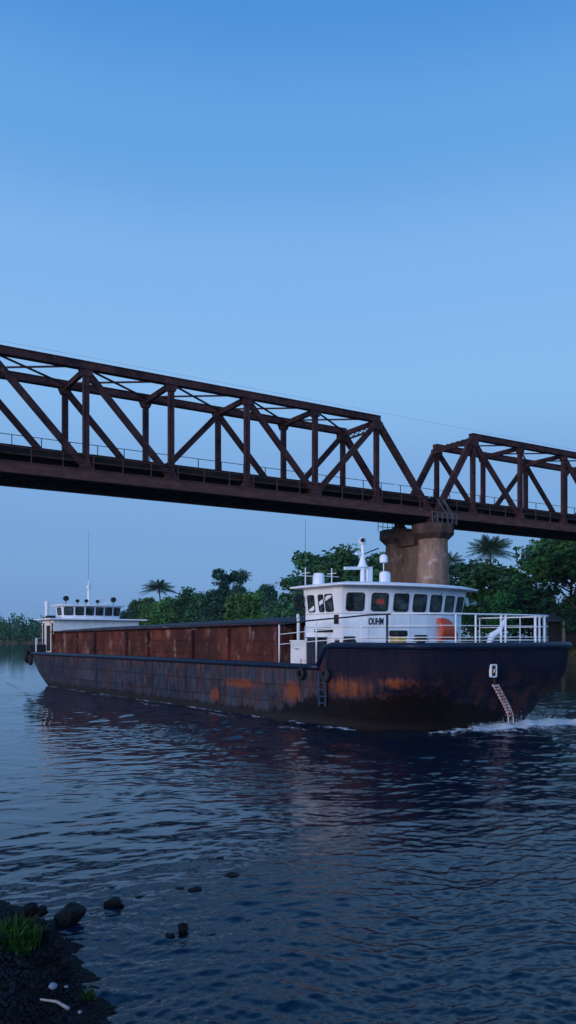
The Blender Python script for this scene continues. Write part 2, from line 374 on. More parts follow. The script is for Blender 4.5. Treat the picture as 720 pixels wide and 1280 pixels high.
lip=[(u,v,hclip(u,3.1)+.0) for u,v in bow_curve(3.1,.03)]
MB().tube(lip,.13,10).build('bulwark_lip',M['navy'],barge,smooth=True)
st=MB()
for v in (-.02,BEAM+.02):
    st.tube([(-40.3+34.1*i/40,v,2.24) for i in range(41)],.12,10)
aft=[(u,v,2.24) for u,v in plan(2.24)][-31:]+[(-40.3,0,2.24)]
st.tube([(p[0],p[1],2.24) for p in aft],.12,10)
st.build('rubbing_strake',M['navy'],barge,smooth=True)
# a lower rub strip and vertical stiffeners standing on the side plating
rs=MB()
for (a,b,h) in ((-36,-8.2,1.42),(-34,-15,.72),(-12,-7.6,.95)):
    rs.box(a,b,-.035,.01,h-.02,h+.02)
for u in np.arange(-36,-8,3.8): rs.box(u-.02,u+.02,-.028,.01,.5,2.1)
rs.build('plate_seam',M['hull'],barge)
# deck plating on bow and deck strips
MB().prism([(u,v,2.285) for u,v in plan(2.28,.14)],(0,0,.03)).build('deck',simple('deck_paint',(.09,.05,.04),(.05,.04,.045),2,.8,.01),barge)

# hopper coaming, with stiffeners
CU0,CU1,CV0,CV1=-38.9,-10.2,1.0,BEAM-1.0
cm=MB()
def ctop(u): return 3.78+.2*(u-CU0)/(CU1-CU0)
for v0_,v1_ in ((CV0,CV0+.12),(CV1-.12,CV1)):
    cm.add([(u,v,z) for v in (v0_,v1_) for (u,z) in ((CU0,2.32),(CU1,2.32),(CU1,ctop(CU1)),(CU0,ctop(CU0)))],[(0,1,2,3),(7,6,5,4),(0,4,5,1),(1,5,6,2),(2,6,7,3),(3,7,4,0)])
cm.box(CU1-.12,CU1,CV0+.121,CV1-.121,2.32,3.95); cm.box(CU0,CU0+.12,CV0+.121,CV1-.121,2.32,3.6)
cm.build('hopper_coaming',M['coaming'],barge)
nst=8
for i in range(nst):
    u=CU0+.15+(CU1-CU0-.3)*i/(nst-1)+(.0,.5,-.4,.3,-.7,.4,-.2,0)[i]; q_=(.13,.2,.1,.22,.12,.17,.24,.13)[i]
    s_=MB(); s_.box(u-q_,u+q_,CV0-.2,CV0-.002,2.32,ctop(u)-.12); s_.build('stiffener',M['coaming'],barge)
MB().bar((CU0-.1,CV0-.05,ctop(CU0)+.045),(CU1+.1,CV0-.05,ctop(CU1)+.045),.3,.08).build('coaming_lip',M['coaming'],barge)
for z_ in (2.62,3.25): MB().bar((CU0,CV0-.03,z_),(CU1,CV0-.03,z_+.02),.05,.03).build('coaming_weld',M['coaming'],barge)
for i in range(5): MB().box(CU1+.002,CU1+.1,1.5+i*1.5,1.6+i*1.5,2.32,3.8).build('end_stiffener',M['coaming'],barge)
# tarpaulin (hatch cover): low ridge, sagging between bows
tp=MB(); nu,nv=90,16
for i in range(nu+1):
    u=CU0-.25+(CU1-CU0+.5)*i/nu
    e=min(1,min(i,nu-i)/5)
    for j in range(nv+1):
        v=CV0-.24+(CV1-CV0+.48)*j/nv; t=1-abs(2*j/nv-1)
        z=ctop(u)+.085+((.26+.16*i/nu)*t**.8)*(.25+.75*e)+.035*abs(math.sin(u*1.09))*t+random.uniform(-.008,.008)
        if j in(0,nv): z-=.05
        tp.v.append((u,v,z))
for i in range(nu):
    for j in range(nv): a=i*(nv+1)+j; tp.f.append((a,a+nv+1,a+nv+2,a+1))
o=tp.build('hatch_cover',M['tarp'],barge,smooth=True); md=o.modifiers.new('t','SOLIDIFY'); md.thickness=.06; md.offset=-1

# ------------------------------------------------------------------ windows helper
def rrect(c, dx, dy, w, h, r, k=4):
    pts=[]
    for (sx,sy,a0) in ((1,1,0),(-1,1,90),(-1,-1,180),(1,-1,270)):
        for i in range(k+1):
            a=math.radians(a0+90*i/k)
            pts.append(c+dx*(sx*(w/2-r)+r*math.cos(a))+dy*(sy*(h/2-r)+r*math.sin(a)))
    return pts
def glass_mat():
    m,nt,b=newmat('dark_window_glass'); tc=N(nt,'ShaderNodeTexCoord').outputs['Object']
    n=noise(nt,tc,2.6,6,.7); col=mix(nt,ramp(nt,n.outputs['Fac'],[(.4,0.),(.65,1.)]).outputs[0],(.004,.007,.010),(.06,.085,.085))  # greenish reflections put into the pane colour as noise
    nt.links.new(col,b.inputs['Base Color']); b.inputs['Roughness'].default_value=.12; b.inputs['Specular IOR Level'].default_value=.35
    return m
M['glass']=glass_mat()
def window(parent, c, dx, dy, w, h, r=.09):
    n=dx.cross(dy).normalized()
    fr=MB(); o=rrect(c,dx,dy,w+.07,h+.07,r+.03); i=rrect(c,dx,dy,w-.03,h-.03,r-.02); k=len(o)
    fr.add([p-n*.02 for p in o]+[p+n*.028 for p in o]+[p+n*.028 for p in i]+[p-n*.02 for p in i],
           [(a*k+q,a*k+(q+1)%k,((a+1)%4)*k+(q+1)%k,((a+1)%4)*k+q) for a in range(4) for q in range(k)])
    f=fr.build('window',M['black'],parent)
    MB().prism([p+n*.004 for p in rrect(c,dx,dy,w-.028,h-.028,r-.02)],n*.008).build('pane',M['glass'],f)
    return f

# ------------------------------------------------------------------ front wheelhouse (near end)
WZ0,WZ1,WZ2=2.32,4.38,5.42; WV0,WV1=1.1,8.0; UB=-8.55
def house_plan(off=0., bulge=.78, ub=UB, uf=-6.12, v0=WV0, v1=WV1, seg=7):
    c=(v0+v1)/2; P=[(ub-off,v0-off)]
    for i in range(seg+1):
        t=-1+2*i/seg; P.append((uf+bulge*(1-abs(t)**2.3)+off, c+((v1-v0)/2+off)*t))
    P.append((ub-off,v1+off)); return P
HP=house_plan(); HPt=house_plan(.16); HPt[0]=(UB-.02,WV0-.10); HPt[-1]=(UB-.02,WV1+.10)
wh=MB(); n=len(HP)
wh.v += [(u,v,WZ0) for u,v in HP]+[(u,v,WZ1) for u,v in HP]+[(u,v,WZ2) for u,v in HPt]
for k in (0,1):
    for i in range(n): j=(i+1)%n; wh.f.append((k*n+i,k*n+j,(k+1)*n+j,(k+1)*n+i))
wh.f.append(tuple(range(n))); wh.f.append(tuple(2*n+i for i in range(n)))
house=wh.build('wheelhouse',M['white'],barge)
def up_frame(i):  # frame of upper wall segment i
    j=(i+1)%n
    a0,a1=Vector((*HP[i],WZ1)),Vector((*HP[j],WZ1)); b0,b1=Vector((*HPt[i],WZ2)),Vector((*HPt[j],WZ2))
    c=(a0+a1+b0+b1)/4; dx=((a1-a0)+(b1-b0)).normalized(); dy=((b0+b1)-(a0+a1)).normalized(); dy=(dy-dx*dy.dot(dx)).normalized()
    return a0,a1,b0,b1,c,dx,dy
for i in range(1,n-2):      # seven front windows
    a0,a1,b0,b1,c,dx,dy=up_frame(i); wd=((a1-a0).length+(b1-b0).length)/2
    f=window(house,c-dy*.07,dx,dy,min(.70,wd-.26),.68)
    if i==2:
        nn=dx.cross(dy).normalized()
        MB().prism([p+nn*.014 for p in rrect(c-dy*.05+dx*.02,dx,dy,.33,.2,.01,1)],nn*.006).build('notice',M['red'],f)
    if i in (3,5):
        nn=dx.cross(dy).normalized()
        MB().bar(c-dy*.05+nn*.05+dx*.28+dy*.45, c-dy*.05+nn*.045+dx*.12+dy*.05,.02,.015).build('wiper',M['black'],f)
a0,a1,b0,b1,c,dx,dy=up_frame(0)
for du,wd in ((-.78,.42),(-.10,.30),(.42,.46)): window(house,c+dx*du-dy*.09,dx,dy,wd,.66,.07)
a0,a1,b0,b1,c,dx,dy=up_frame(n-2)
for du in (-.55,.45): window(house,c+dx*du-dy*.09,dx,dy,.6,.66,.07)
# seams on lower wall
sm=MB()
for z in (2.95,3.38,3.82,4.37):
    P=house_plan(.008)
    for i in range(n-1): sm.bar((*P[i],z),(*P[i+1],z),.014,.02)
for i in range(2,n-2,2): sm.bar((*HP[i],WZ0),(*HP[i],WZ1-.03),.012,.012)
sm.build('wall_seam',simple('seam_paint',(.42,.42,.45),(.3,.27,.26),6,.6),house)
# roof slab with thin edge, slightly crowned and overhanging
rp=house_plan(.52,bulge=.95); rp[0]=(UB-.55,WV0-.42); rp[-1]=(UB-.55,WV1+.5); rf=MB(); k=len(rp); cc=(-7.0,4.5)
def shr(P,f): return [(cc[0]+(u-cc[0])*f,cc[1]+(v-cc[1])*f) for u,v in P]
for P,z in ((shr(rp,.93),WZ2+.002),(rp,WZ2+.05),(rp,WZ2+.12),(shr(rp,.9),WZ2+.19)): rf.v += [(u,v,z) for u,v in P]
for q in range(3):
    for i in range(k): j=(i+1)%k; rf.f.append((q*k+i,q*k+j,(q+1)*k+j,(q+1)*k+i))
rf.f.append(tuple(range(k))); rf.f.append(tuple(3*k+i for i in range(k)))
roof=rf.build('roof',M['white'],house)
# lettering on the front wall under second window
def lettering(txt,size,loc,dx,dy,name,parent,mat):
    cu=bpy.data.curves.new('t','FONT'); cu.body=txt; cu.size=size; cu.extrude=.004; cu.align_x='CENTER'; cu.shear=.12; cu.offset=.012; cu.space_character=1.02
    tmp=bpy.data.objects.new('t',cu); COL.objects.link(tmp); bpy.context.view_layer.update()
    me=bpy.data.meshes.new_from_object(tmp.evaluated_get(bpy.context.evaluated_depsgraph_get())); bpy.data.objects.remove(tmp)
    nn=dx.cross(dy).normalized(); m=Matrix((( dx.x,dy.x,nn.x,loc.x),(dx.y,dy.y,nn.y,loc.y),(dx.z,dy.z,nn.z,loc.z),(0,0,0,1)))
    me.transform(Matrix.Diagonal((.60,1,1,1))); me.transform(m); o=bpy.data.objects.new(name,me); COL.objects.link(o); me.materials.clear(); me.materials.append(mat); o.parent=parent; return o
p0,p1=Vector((*HP[2],0)),Vector((*HP[3],0)); dx=(p1-p0).normalized(); nn=dx.cross(Vector((0,0,1)))
lettering('OUHM',.37,(p0*.66+p1*.34)+Vector((0,0,3.93))+nn*.012,dx,Vector((0,0,1)),'lettering',house,M['black'])
# grab rail strip & dark sill under the front windows, black patches on side wall
det=MB(); det.box(-7.9,-6.7,1.05,1.098,3.62,3.74); det.box(-6.55,-6.3,1.05,1.098,2.4,3.35); det.box(-6.6,-6.35,1.05,1.098,3.95,4.32)
det.build('wall_vent',M['black'],house)
dr=MB(); dr.box(-8.0,-7.1,1.06,1.098,2.34,3.5); dr.build('side_door',M['white'],house,bevel=.01)
# floodlights on the aft corner
for z in (5.05,4.68):
    fl=MB(); fl.tube([(-8.75,.75,z),(-8.62,.72,z),(-8.45,.70,z)],[.10,.17,.17],14); fl.bar((-8.6,.78,z),(-8.55,1.12,z),.03,.03)
    fl.build('floodlight',M['black'],house)
for (u,v,z,s) in ((-6.45,8.3,4.95,.9),(-6.3,8.9,4.92,.5)):
    fl=MB(); fl.tube([(u-.1,v-.1,z),(u+.14*s,v+.02,z+.02),(u+.36*s,v+.1,z+.05)],[.06*s,.12*s,.24*s],14); fl.bar((u-.1,v-.1,z),(u-.2,v-.55*s,z+.25),.03,.03)
    fl.build('loudhailer' if s==1 else 'deck_lamp',M['white'] if s==1 else M['glassy'],house,smooth='auto')
# roof gear
mast=MB(); mu,mv=-7.6,2.55
mu,mv=-7.2,3.1
mast.tube([(mu,mv,5.6),(mu,mv,7.35)],[.11,.07],12); mast.box(mu-.12,mu+.16,mv+.16,mv+.42,5.6,6.3); mast.lathe([(.1,6.35),(.24,6.38),(.17,6.5),(.10,6.75),(.12,6.8)],(mu,mv,0),14)
mast.bar((mu,mv-.05,6.95),(mu,mv-.36,6.93),.1,.1)
msto=mast.build('mast',M['white'],roof,smooth='auto')
MB().bar(Vector((mu,mv,6.34))-VX*0+Vector((-.05,-.95,-.05)),Vector((mu+.02,mv+.5,6.36)),.12,.12).build('radar_bar',M['white'],msto)
MB().lathe([(.02,7.3),(.14,7.34),(.17,7.48),(.1,7.62),(.02,7.66)],(mu,mv,0),14).build('masthead_lamp',M['white'],msto,smooth=True)
MB().tube([(mu+.1,mv-.1,7.5),(mu+.19,mv-.14,7.5)],.09,10).build('lens',M['black'],msto)
MB().bar((mu,mv+.1,6.95),(mu+.3,mv+.65,7.2),.05,.05).build('mast_arm',M['black'],msto)
MB().lathe([(.16,5.6),(.24,5.62),(.24,6.1),(.2,6.2),(.05,6.24)],(-6.9,4.1,0),16).build('life_raft_canister',M['white'],roof,smooth='auto')
sa=MB(); sa.lathe([(.12,6.55),(.17,6.58),(.17,6.82),(.1,6.9),(.03,6.92)],(-6.6,3.75,0),14); sa.tube([(-6.6,3.75,5.58),(-6.6,3.75,6.56)],.022,6); sa.build('satellite_dome',M['white'],roof,smooth='auto')
MB().lathe([(.2,5.6),(.26,5.62),(.24,6.05),(.2,6.12),(.04,6.14)],(-8.3,1.6,0),14).build('vent_cowl',M['white'],roof,smooth='auto')
for (u,v) in ((-8.5,1.05),(-8.1,2.15)):
    an=MB(); an.tube([(u,v,5.55),(u,v,6.35)],.025,6); an.tube([(u,v-.38,6.0),(u,v+.38,6.0)],.018,6); an.tube([(u-.3,v,6.12),(u+.3,v,6.12)],.018,6); an.build('aerial',M['white_pipe'],roof)
MB().tube([(-8.5,1.05,6.3),(-8.5,1.05,8.4)],[.012,.007],5).build('whip_antenna',M['rail_grey'],roof)
# orange half-dome cover hung on the front wall, as seen at its real place
def solve_u_on_front(px):
    best=None
    for i in range(1,n-2):
        for t in np.linspace(0,1,30):
            u=HP[i][0]*(1-t)+HP[i+1][0]*t; v=HP[i][1]*(1-t)+HP[i+1][1]*t
            d=abs(bpx(u,v)-px)
            if best is None or d<best[0]: best=(d,u,v,i)
    return best[1:]
u1,v1,i1=solve_u_on_front(545); u2,v2,i2=solve_u_on_front(569)
A=Vector((u1+.03,v1,0)); Bv=Vector((u2+.03,v2,0)); ddx=(Bv-A); wd=ddx.length; ddx.normalize(); nn=ddx.cross(Vector((0,0,1))).normalized()
oc=MB(); na_,nb_=16,10
for i in range(na_+1):
    th=math.pi/2*i/na_
    x=wd*math.sin(th)**.8; zt=1.02*math.cos(th)**.75
    for j in range(nb_+1):
        s=j/nb_; z=3.2+zt*s*1.0+ .12*(x/wd); d=.22*math.sin(math.pi*min(1,max(0,s*.9+.08)))*(.5+.5*math.cos(th)) +.02
        oc.v.append(tuple(A+ddx*x+nn*d+Vector((0,0,z))))
for i in range(na_):
    for j in range(nb_): a=i*(nb_+1)+j; oc.f.append((a,a+1,a+nb_+2,a+nb_+1))
ocv=oc.build('canvas_cover',M['orange'],None,smooth=True); ocv.matrix_world=Matrix.Translation(BO)@Matrix.Rotation(BRZ,4,'Z'); md=ocv.modifiers.new('s','SOLIDIFY'); md.thickness=.03
tag(ocv,'orange dome-shaped canvas cover hanging at the front of the near white wheelhouse','cover')

def bempty(name,u,v,h,rz=0): return empty(name,b2w(u,v,h),BRZ+rz)
# ------------------------------------------------------------------ railings
railcurve=[]
c_=BEAM/2
def railplan(ins):
    us,uf=-3.2,-.45-ins; hw=c_-min(ins,.55)
    P=[(-9.11+ (us+9.11)*i/14,c_-hw) for i in range(14)]
    for i in range(49):
        a=-math.pi/2+math.pi*i/48; ca,sa=math.cos(a),math.sin(a)
        P.append((us+(uf-us)*abs(ca)**(2/3.6), c_+hw*math.copysign(abs(sa)**(2/3.6),sa)))
    P += [(us+(-5.6-us)*i/5,c_+hw) for i in range(1,6)]
    return P
RP=railplan(.62)
RP=[(u, (v if u>-5.2 or v>c_ else v-.42*min(1,(-5.2-u)/2))) for u,v in RP]
def topz(u,v): return float(np.interp(u,[-9.2,-6,-4,1],[3.95,4.14,4.24,4.26])) if v<c_ else 4.26
rails=MB(); 
split=next(i for i,p in enumerate(RP) if p[0]>-9.3)
pe=[(u,v,topz(u,v)) for u,v in RP]
isblack=lambda u,v: v<c_ and -9.2<u<-2.9
# top rail white / black stretches
def poly_runs(pts,test):
    runs=[];cur=[pts[0]];s=test(*pts[0][:2])
    for p in pts[1:]:
        t=test(*p[:2]); cur.append(p)
        if t!=s: runs.append((s,cur)); cur=[p]; s=t
    runs.append((s,cur)); return runs
for blk,pts in poly_runs(pe,isblack):
    if len(pts)>1: MB().tube(pts,.032,8).build('top_rail',M['blackpaint' if blk else 'white_pipe'],barge,smooth=True)
def levels(u): return 2.32 if u<-6.2 else 3.2
mid=MB()
for f in (.36,.72):
    mid.tube([(u,v,topz(u,v)-(.42 if f<.5 else .84)) for u,v in RP],.018,6)
mid.build('middle_rail',M['white_pipe'],barge,smooth=True)
MB().tube([(u,v,3.3) for u,v in RP if u>-4.2],.02,6).build('foot_rail',M['white_pipe'],barge)
def rail_at(px,front=True):
    best=None
    for i in range(len(RP)-1):
        for t in np.linspace(0,1,8):
            u=RP[i][0]*(1-t)+RP[i+1][0]*t; v=RP[i][1]*(1-t)+RP[i+1][1]*t
            x=bpx(u,v); d=abs(x-px)+(0 if (v<7.4)==front else 50)
            if best is None or d<best[0]: best=(d,u,v)
    return best[1],best[2]
for px,blk,r,fr in ((349,0,.035,True),(395,0,.03,True),(452,0,.022,True),(484,1,.045,True),(570,0,.03,True),(594,0,.035,True),(627,0,.04,True),(633,0,.04,True),(669,0,.05,True),(674,0,.045,True),(685,0,.05,True),(600,0,.02,False),(650,0,.02,False)):
    u,v=rail_at(px,fr)
    MB().tube([(u,v,2.31 if u<-5.8 else 2.31),(u,v,topz(u,v)-.0)],r,8).build('stanchion',M['blackpaint' if blk else 'white_pipe'],barge,smooth=True)

# deck boxes and fittings near the break of the bow
def px_u(px,v):  # along-barge coordinate of a photo column at offset v
    best=min(np.linspace(-44,1,9000),key=lambda u:abs(bpx(u,v)-px)); return float(best)
ua,ub=px_u(363,.55),px_u(382,.55)
lk=empty('deck_locker',b2w((ua+ub)/2,.8,2.32),BRZ); tag(lk,'white deck locker with yellow rust streaks beside a black drum by the wheelhouse','locker')
W=(ub-ua)
lm=simple('stained_locker_white',(.72,.71,.72),(.62,.6,.6),2,.5,c3=(.55,.28,.04),s3=3.2,t3=(.6,.66))
MB().box(-W/2,W/2,-.25,.35,0,.92).build('body',lm,lk,bevel=.02)
MB().box(-W/2-.02,W/2+.02,-.28,.38,.923,.97).build('lid',M['white'],lk,bevel=.01)
MB().tube([(-.12,-.3,.62),(-.12,-.33,.62),(.12,-.33,.62),(.12,-.3,.62)],.015,6).build('handle',M['black'],lk)
ua,ub=px_u(383,.6),px_u(397,.6)
bx=empty('battery_box',b2w((ua+ub)/2,.85,2.32),BRZ); tag(bx,'tall black box standing against the white wheelhouse side next to the locker','box')
MB().box(-.36,.36,-.25,.35,0,1.05).build('body',M['blackpaint'],bx,bevel=.03); MB().box(-.39,.39,-.28,.38,1.053,1.1).build('lid',M['black'],bx,bevel=.01)
hp=MB(); u=px_u(366,1.0); hp.tube([(u,1.3,2.32),(u,1.3,4.2),(u+.03,1.25,4.33),(u+.14,1.18,4.36),(u+.24,1.1,4.24)],.07,10); hp.build('vent_pipe',M['white'],barge,smooth='auto')
u=px_u(378,1.6); hp=MB(); hp.lathe([(.17,2.32),(.17,3.75),(.14,3.9),(.07,3.98),(.07,4.08),(.02,4.1)],(u,1.9,0),14); hp.build('gas_bottle',M['white'],barge,smooth='auto')
# bow deck gear
def bollard(u,v,h,lab,col='blackpaint'):
    e=bempty('bollard',u,v,h); tag(e,lab,'bollard',)
    MB().lathe([(.17,0),(.15,.08),(.17,.3),(.23,.4),(.24,.47),(.2,.5)],(0,0,0),16).build('post',M[col],e,smooth='auto')
    MB().bar((-.34,0,.3),(.34,0,.3),.1,.1).build('cross_bar',M[col],e)
    MB().box(-.26,.26,-.26,.26,-.1,.0).build('base',M[col],e)
MB().box(-5.6,-1.6,.95,8.1,2.5,2.86).build('raised_fore_deck',M['navy'],barge)
uu,vv=px_u(437,.75),.75
bollard(uu,vv,2.95,'black bollard in front of the wheelhouse corner, left of the black rail post')
bollard(px_u(526,1.6),1.6,3.0,'black bollard on the bow, right of the yellow pump')
e=bempty('salvage_pump',px_u(498,1.0),1.0,3.02); tag(e,'small yellow pump with a black top on the bow edge below the wheelhouse','pump')
MB().box(-.2,.2,-.24,.24,.0,.42).build('body',M['yellow'],e,bevel=.04); MB().box(-.22,.22,-.28,.28,.423,.64).build('cover',M['black'],e,bevel=.05)
MB().tube([(.21,-.15,.12),(.35,-.1,.16),(.5,.2,.1),(.55,.45,.02)],.05,8).build('hose',M['blackpaint'],e,smooth=True)
# white bow davit / fairlead arm
dv=bempty('anchor_davit',-2.3,5.55,2.86); tag(dv,'white bent anchor davit standing on the bow inside the white railing','davit')
MB().lathe([(.22,0),(.2,.06),(.12,.1),(.12,.3)],(0,0,0),12).build('base',M['white'],dv,smooth='auto')
d=MB(); d.add([],[]); 
d.tube([(0,-.25,.28),(0,-.02,.62),(.05,.3,.78),(.1,.62,1.22),(.12,.7,1.35)],[.09,.14,.12,.07,.03],10); d.bar((0,.1,.7),(.1,.75,.76),.10,.07); d.build('arm',M['white'],dv,smooth='auto')
MB().tube([(.02,-.25,.3),(.02,-.32,.12),(.1,-.2,-.02)],[.1,.13,.05],10).build('hook_block',M['white'],dv,smooth='auto')
MB().tube([(.12,.66,1.3),(.14,.5,.9),(.1,.45,.5)],.012,5).build('cable',M['black'],dv)
cr=bempty('deck_crate',-3.2,5.1,2.86); tag(cr,'pale wooden crate on the bow beside the anchor davit','crate')
for k in range(3): MB().box(-.3,.3,-.25,.25,.02+.12*k,.115+.12*k).build('slat',simple('crate_wood_%d'%k,(.42,.3,.22),(.32,.22,.16),6,.8),cr)
# hull front: white framed pocket, and rope ladder
def hull_pt(px,py):
    # march along the bow surface: nearest surface point of the hull to the photo position
    best=None
    for h in np.linspace(-.1,2.2,70):
        for (u,v) in plan(h,part='bow',nb=160):
            p=b2w(u,v,h); x=360+FPX*p.x/p.y; y=HORIZON-FPX*(h-CAM_H)/p.y
            d=(x-px)**2+(y-py)**2+(500 if v>7.2 else 0)
            if best is None or d<best[0]: best=(d,u,v,h)
    return best[1:]
def hull_n(u,v,h):
    e=.02
    # numeric normal by plan difference
    P=plan(h,part='bow',nb=160); i=min(range(1,len(P)-1),key=lambda k:(P[k][0]-u)**2+(P[k][1]-v)**2)
    t=Vector((P[i+1][0]-P[i-1][0],P[i+1][1]-P[i-1][1],0)).normalized()
    P2=plan(h+.1,part='bow',nb=160); s=Vector((P2[i][0]-P[i][0],P2[i][1]-P[i][1],.1)).normalized()
    nn=t.cross(s).normalized()
    if nn.x<0: t=-t; nn=-nn
    s=nn.cross(t).normalized(); s=s if s.z>0 else -s
    z=Vector((0,0,1)); s=(z-nn*z.dot(nn)).normalized(); t=s.cross(nn).normalized(); return t,s,nn
u,v,h=hull_pt(622,832); t,s,nn=hull_n(u,v,h); t=Vector((t.x,t.y,0)).normalized(); s=Vector((0,0,1)); nn=Vector((nn.x,nn.y,0)).normalized(); c=Vector((u,v,h))+nn*.05
fr=MB(); o_=rrect(c,t,s,.32,.48,.06); i_=rrect(c,t,s,.23,.38,.04); k=len(o_)
fr.add([p-nn*.05 for p in o_]+[p+nn*.05 for p in o_]+[p+nn*.05 for p in i_]+[p-nn*.05 for p in i_],[(a*k+q,a*k+(q+1)%k,((a+1)%4)*k+(q+1)%k,((a+1)%4)*k+q) for a in range(4) for q in range(k)])
po=fr.build('hawse_frame',M['white_pipe'],barge); MB().prism([p+nn*.01 for p in i_],nn*.01).build('hawse_plate',M['black'],po)
MB().tube([c+t*.02+s*.06+nn*.03,c+nn*.06,c-s*.06+nn*.03],.02,6).build('hawse_hook',M['white_pipe'],po)
LP_=[]
_a=hull_pt(619,856); _b=hull_pt(637,900)
for q in np.linspace(0,1,8):
    h=_a[2]*(1-q)+_b[2]*q; v=_a[1]*(1-q)+_b[1]*q
    Pq=plan(h,part='bow',nb=240); u=min(Pq,key=lambda p:abs(p[1]-v)+(100 if p[0]<-4 else 0))[0]
    if q==0: t,s,nn=hull_n(u,v,h)
    LP_.append(Vector((u,v,h))+Vector((.10,0,.02)))
LP_[-1].z=-.1; tt=Vector((t.x,t.y,0)).normalized()
ld=empty('rope_ladder',(0,0,0)); ld.matrix_world=Matrix.Translation(BO)@Matrix.Rotation(BRZ,4,'Z')
tag(ld,'red and white pilot ladder hanging from the barge bow into the white foam','ladder')
for sgn in (-.14,.14): MB().tube([p+tt*sgn for p in LP_],.022,6).build('side_rope',M['white_pipe'],ld)
nrg=12
for i in range(nrg):
    q=(i+.4)/nrg*7; k=int(q); p=LP_[k].lerp(LP_[k+1],q-k); MB().bar(p-tt*.17,p+tt*.17,.06,.075).build('rung',M['redwhite'] ,ld)
MB().tube([LP_[0],LP_[0]+Vector((-.05,-.05,.25))],.05,6).build('top_shackle',M['coaming'],ld)
# draught ladder/steps recessed at the break of the bow
sp_=empty('boarding_ladder',b2w(px_u(403,-.12),-.12,.75),BRZ); tag(sp_,'narrow dark blue steel ladder leaning on the rusty hull side below the bow step','ladder')
bl_=simple('pale_blue_paint',(.03,.06,.12),(.02,.03,.05),4,.5)
for x in (-.2,.2): MB().bar((x,0,0),(x,-.0,1.35),.05,.07).build('stile',bl_,sp_)
for k in range(5): MB().bar((-.2,0,.12+.26*k),(.2,0,.12+.26*k),.04,.04).build('rung',bl_,sp_)

# tyre fenders
tyre_me=None
def tyre(u,v,h,lab,rz=0,r=.34,face='side'):
    global tyre_me
    if tyre_me is None:
        t_=MB(); pr=[]; nn_=28;
        for i in range(nn_):
            a=2*math.pi*i/nn_
            for (rr,yy) in ((.20,-.07),(.24,-.11),(.33,-.11),(.37,-.07),(.38,0),(.37,.07),(.33,.11),(.24,.11),(.20,.07)): t_.v.append((rr*math.cos(a),yy,rr*math.sin(a)))
        for i in range(nn_):
            j=(i+1)%nn_
            for k in range(9): l=(k+1)%9; t_.f.append((i*9+k,i*9+l,j*9+l,j*9+k))
        tyre_me=t_.build('tyre',M['tyre'],None,smooth='auto').data; bpy.data.objects.remove(bpy.data.objects['tyre'])
    e=empty('tyre_fender',b2w(u,v,h),BRZ+rz); tag(e,lab,'fender','old tyres hung as fenders')
    o=bpy.data.objects.new('tyre',tyre_me); COL.objects.link(o); o.parent=e; o.scale=(r/.38,)*3
    MB().tube([(0,0,r*.9),(0,.04,r+.35)],.018,6).build('rope',M['tyre'],e)
tyre(px_u(379,0),-.14,1.95,'black tyre fender on the rusty hull just left of the bow step',0,.24)
tyre(px_u(410,0),-.14,1.95,'black tyre fender hanging at the rounded end of the raised bow',0,.26)
tyre(-40.9,-.05,1.75,'black tyre fender at the far barge end, nearest the side',-.15,.4)
tyre(-42.05,.15,1.95,'black tyre fender at the far barge end, middle of three',-.8,.5)
tyre(-43.25,1.3,2.1,'black tyre fender at the far barge end, outermost',-1.15,.5)
MB().box(-21.3,-20.7,-.025,.02,.75,1.3).build('overboard_discharge',M['black'],barge)

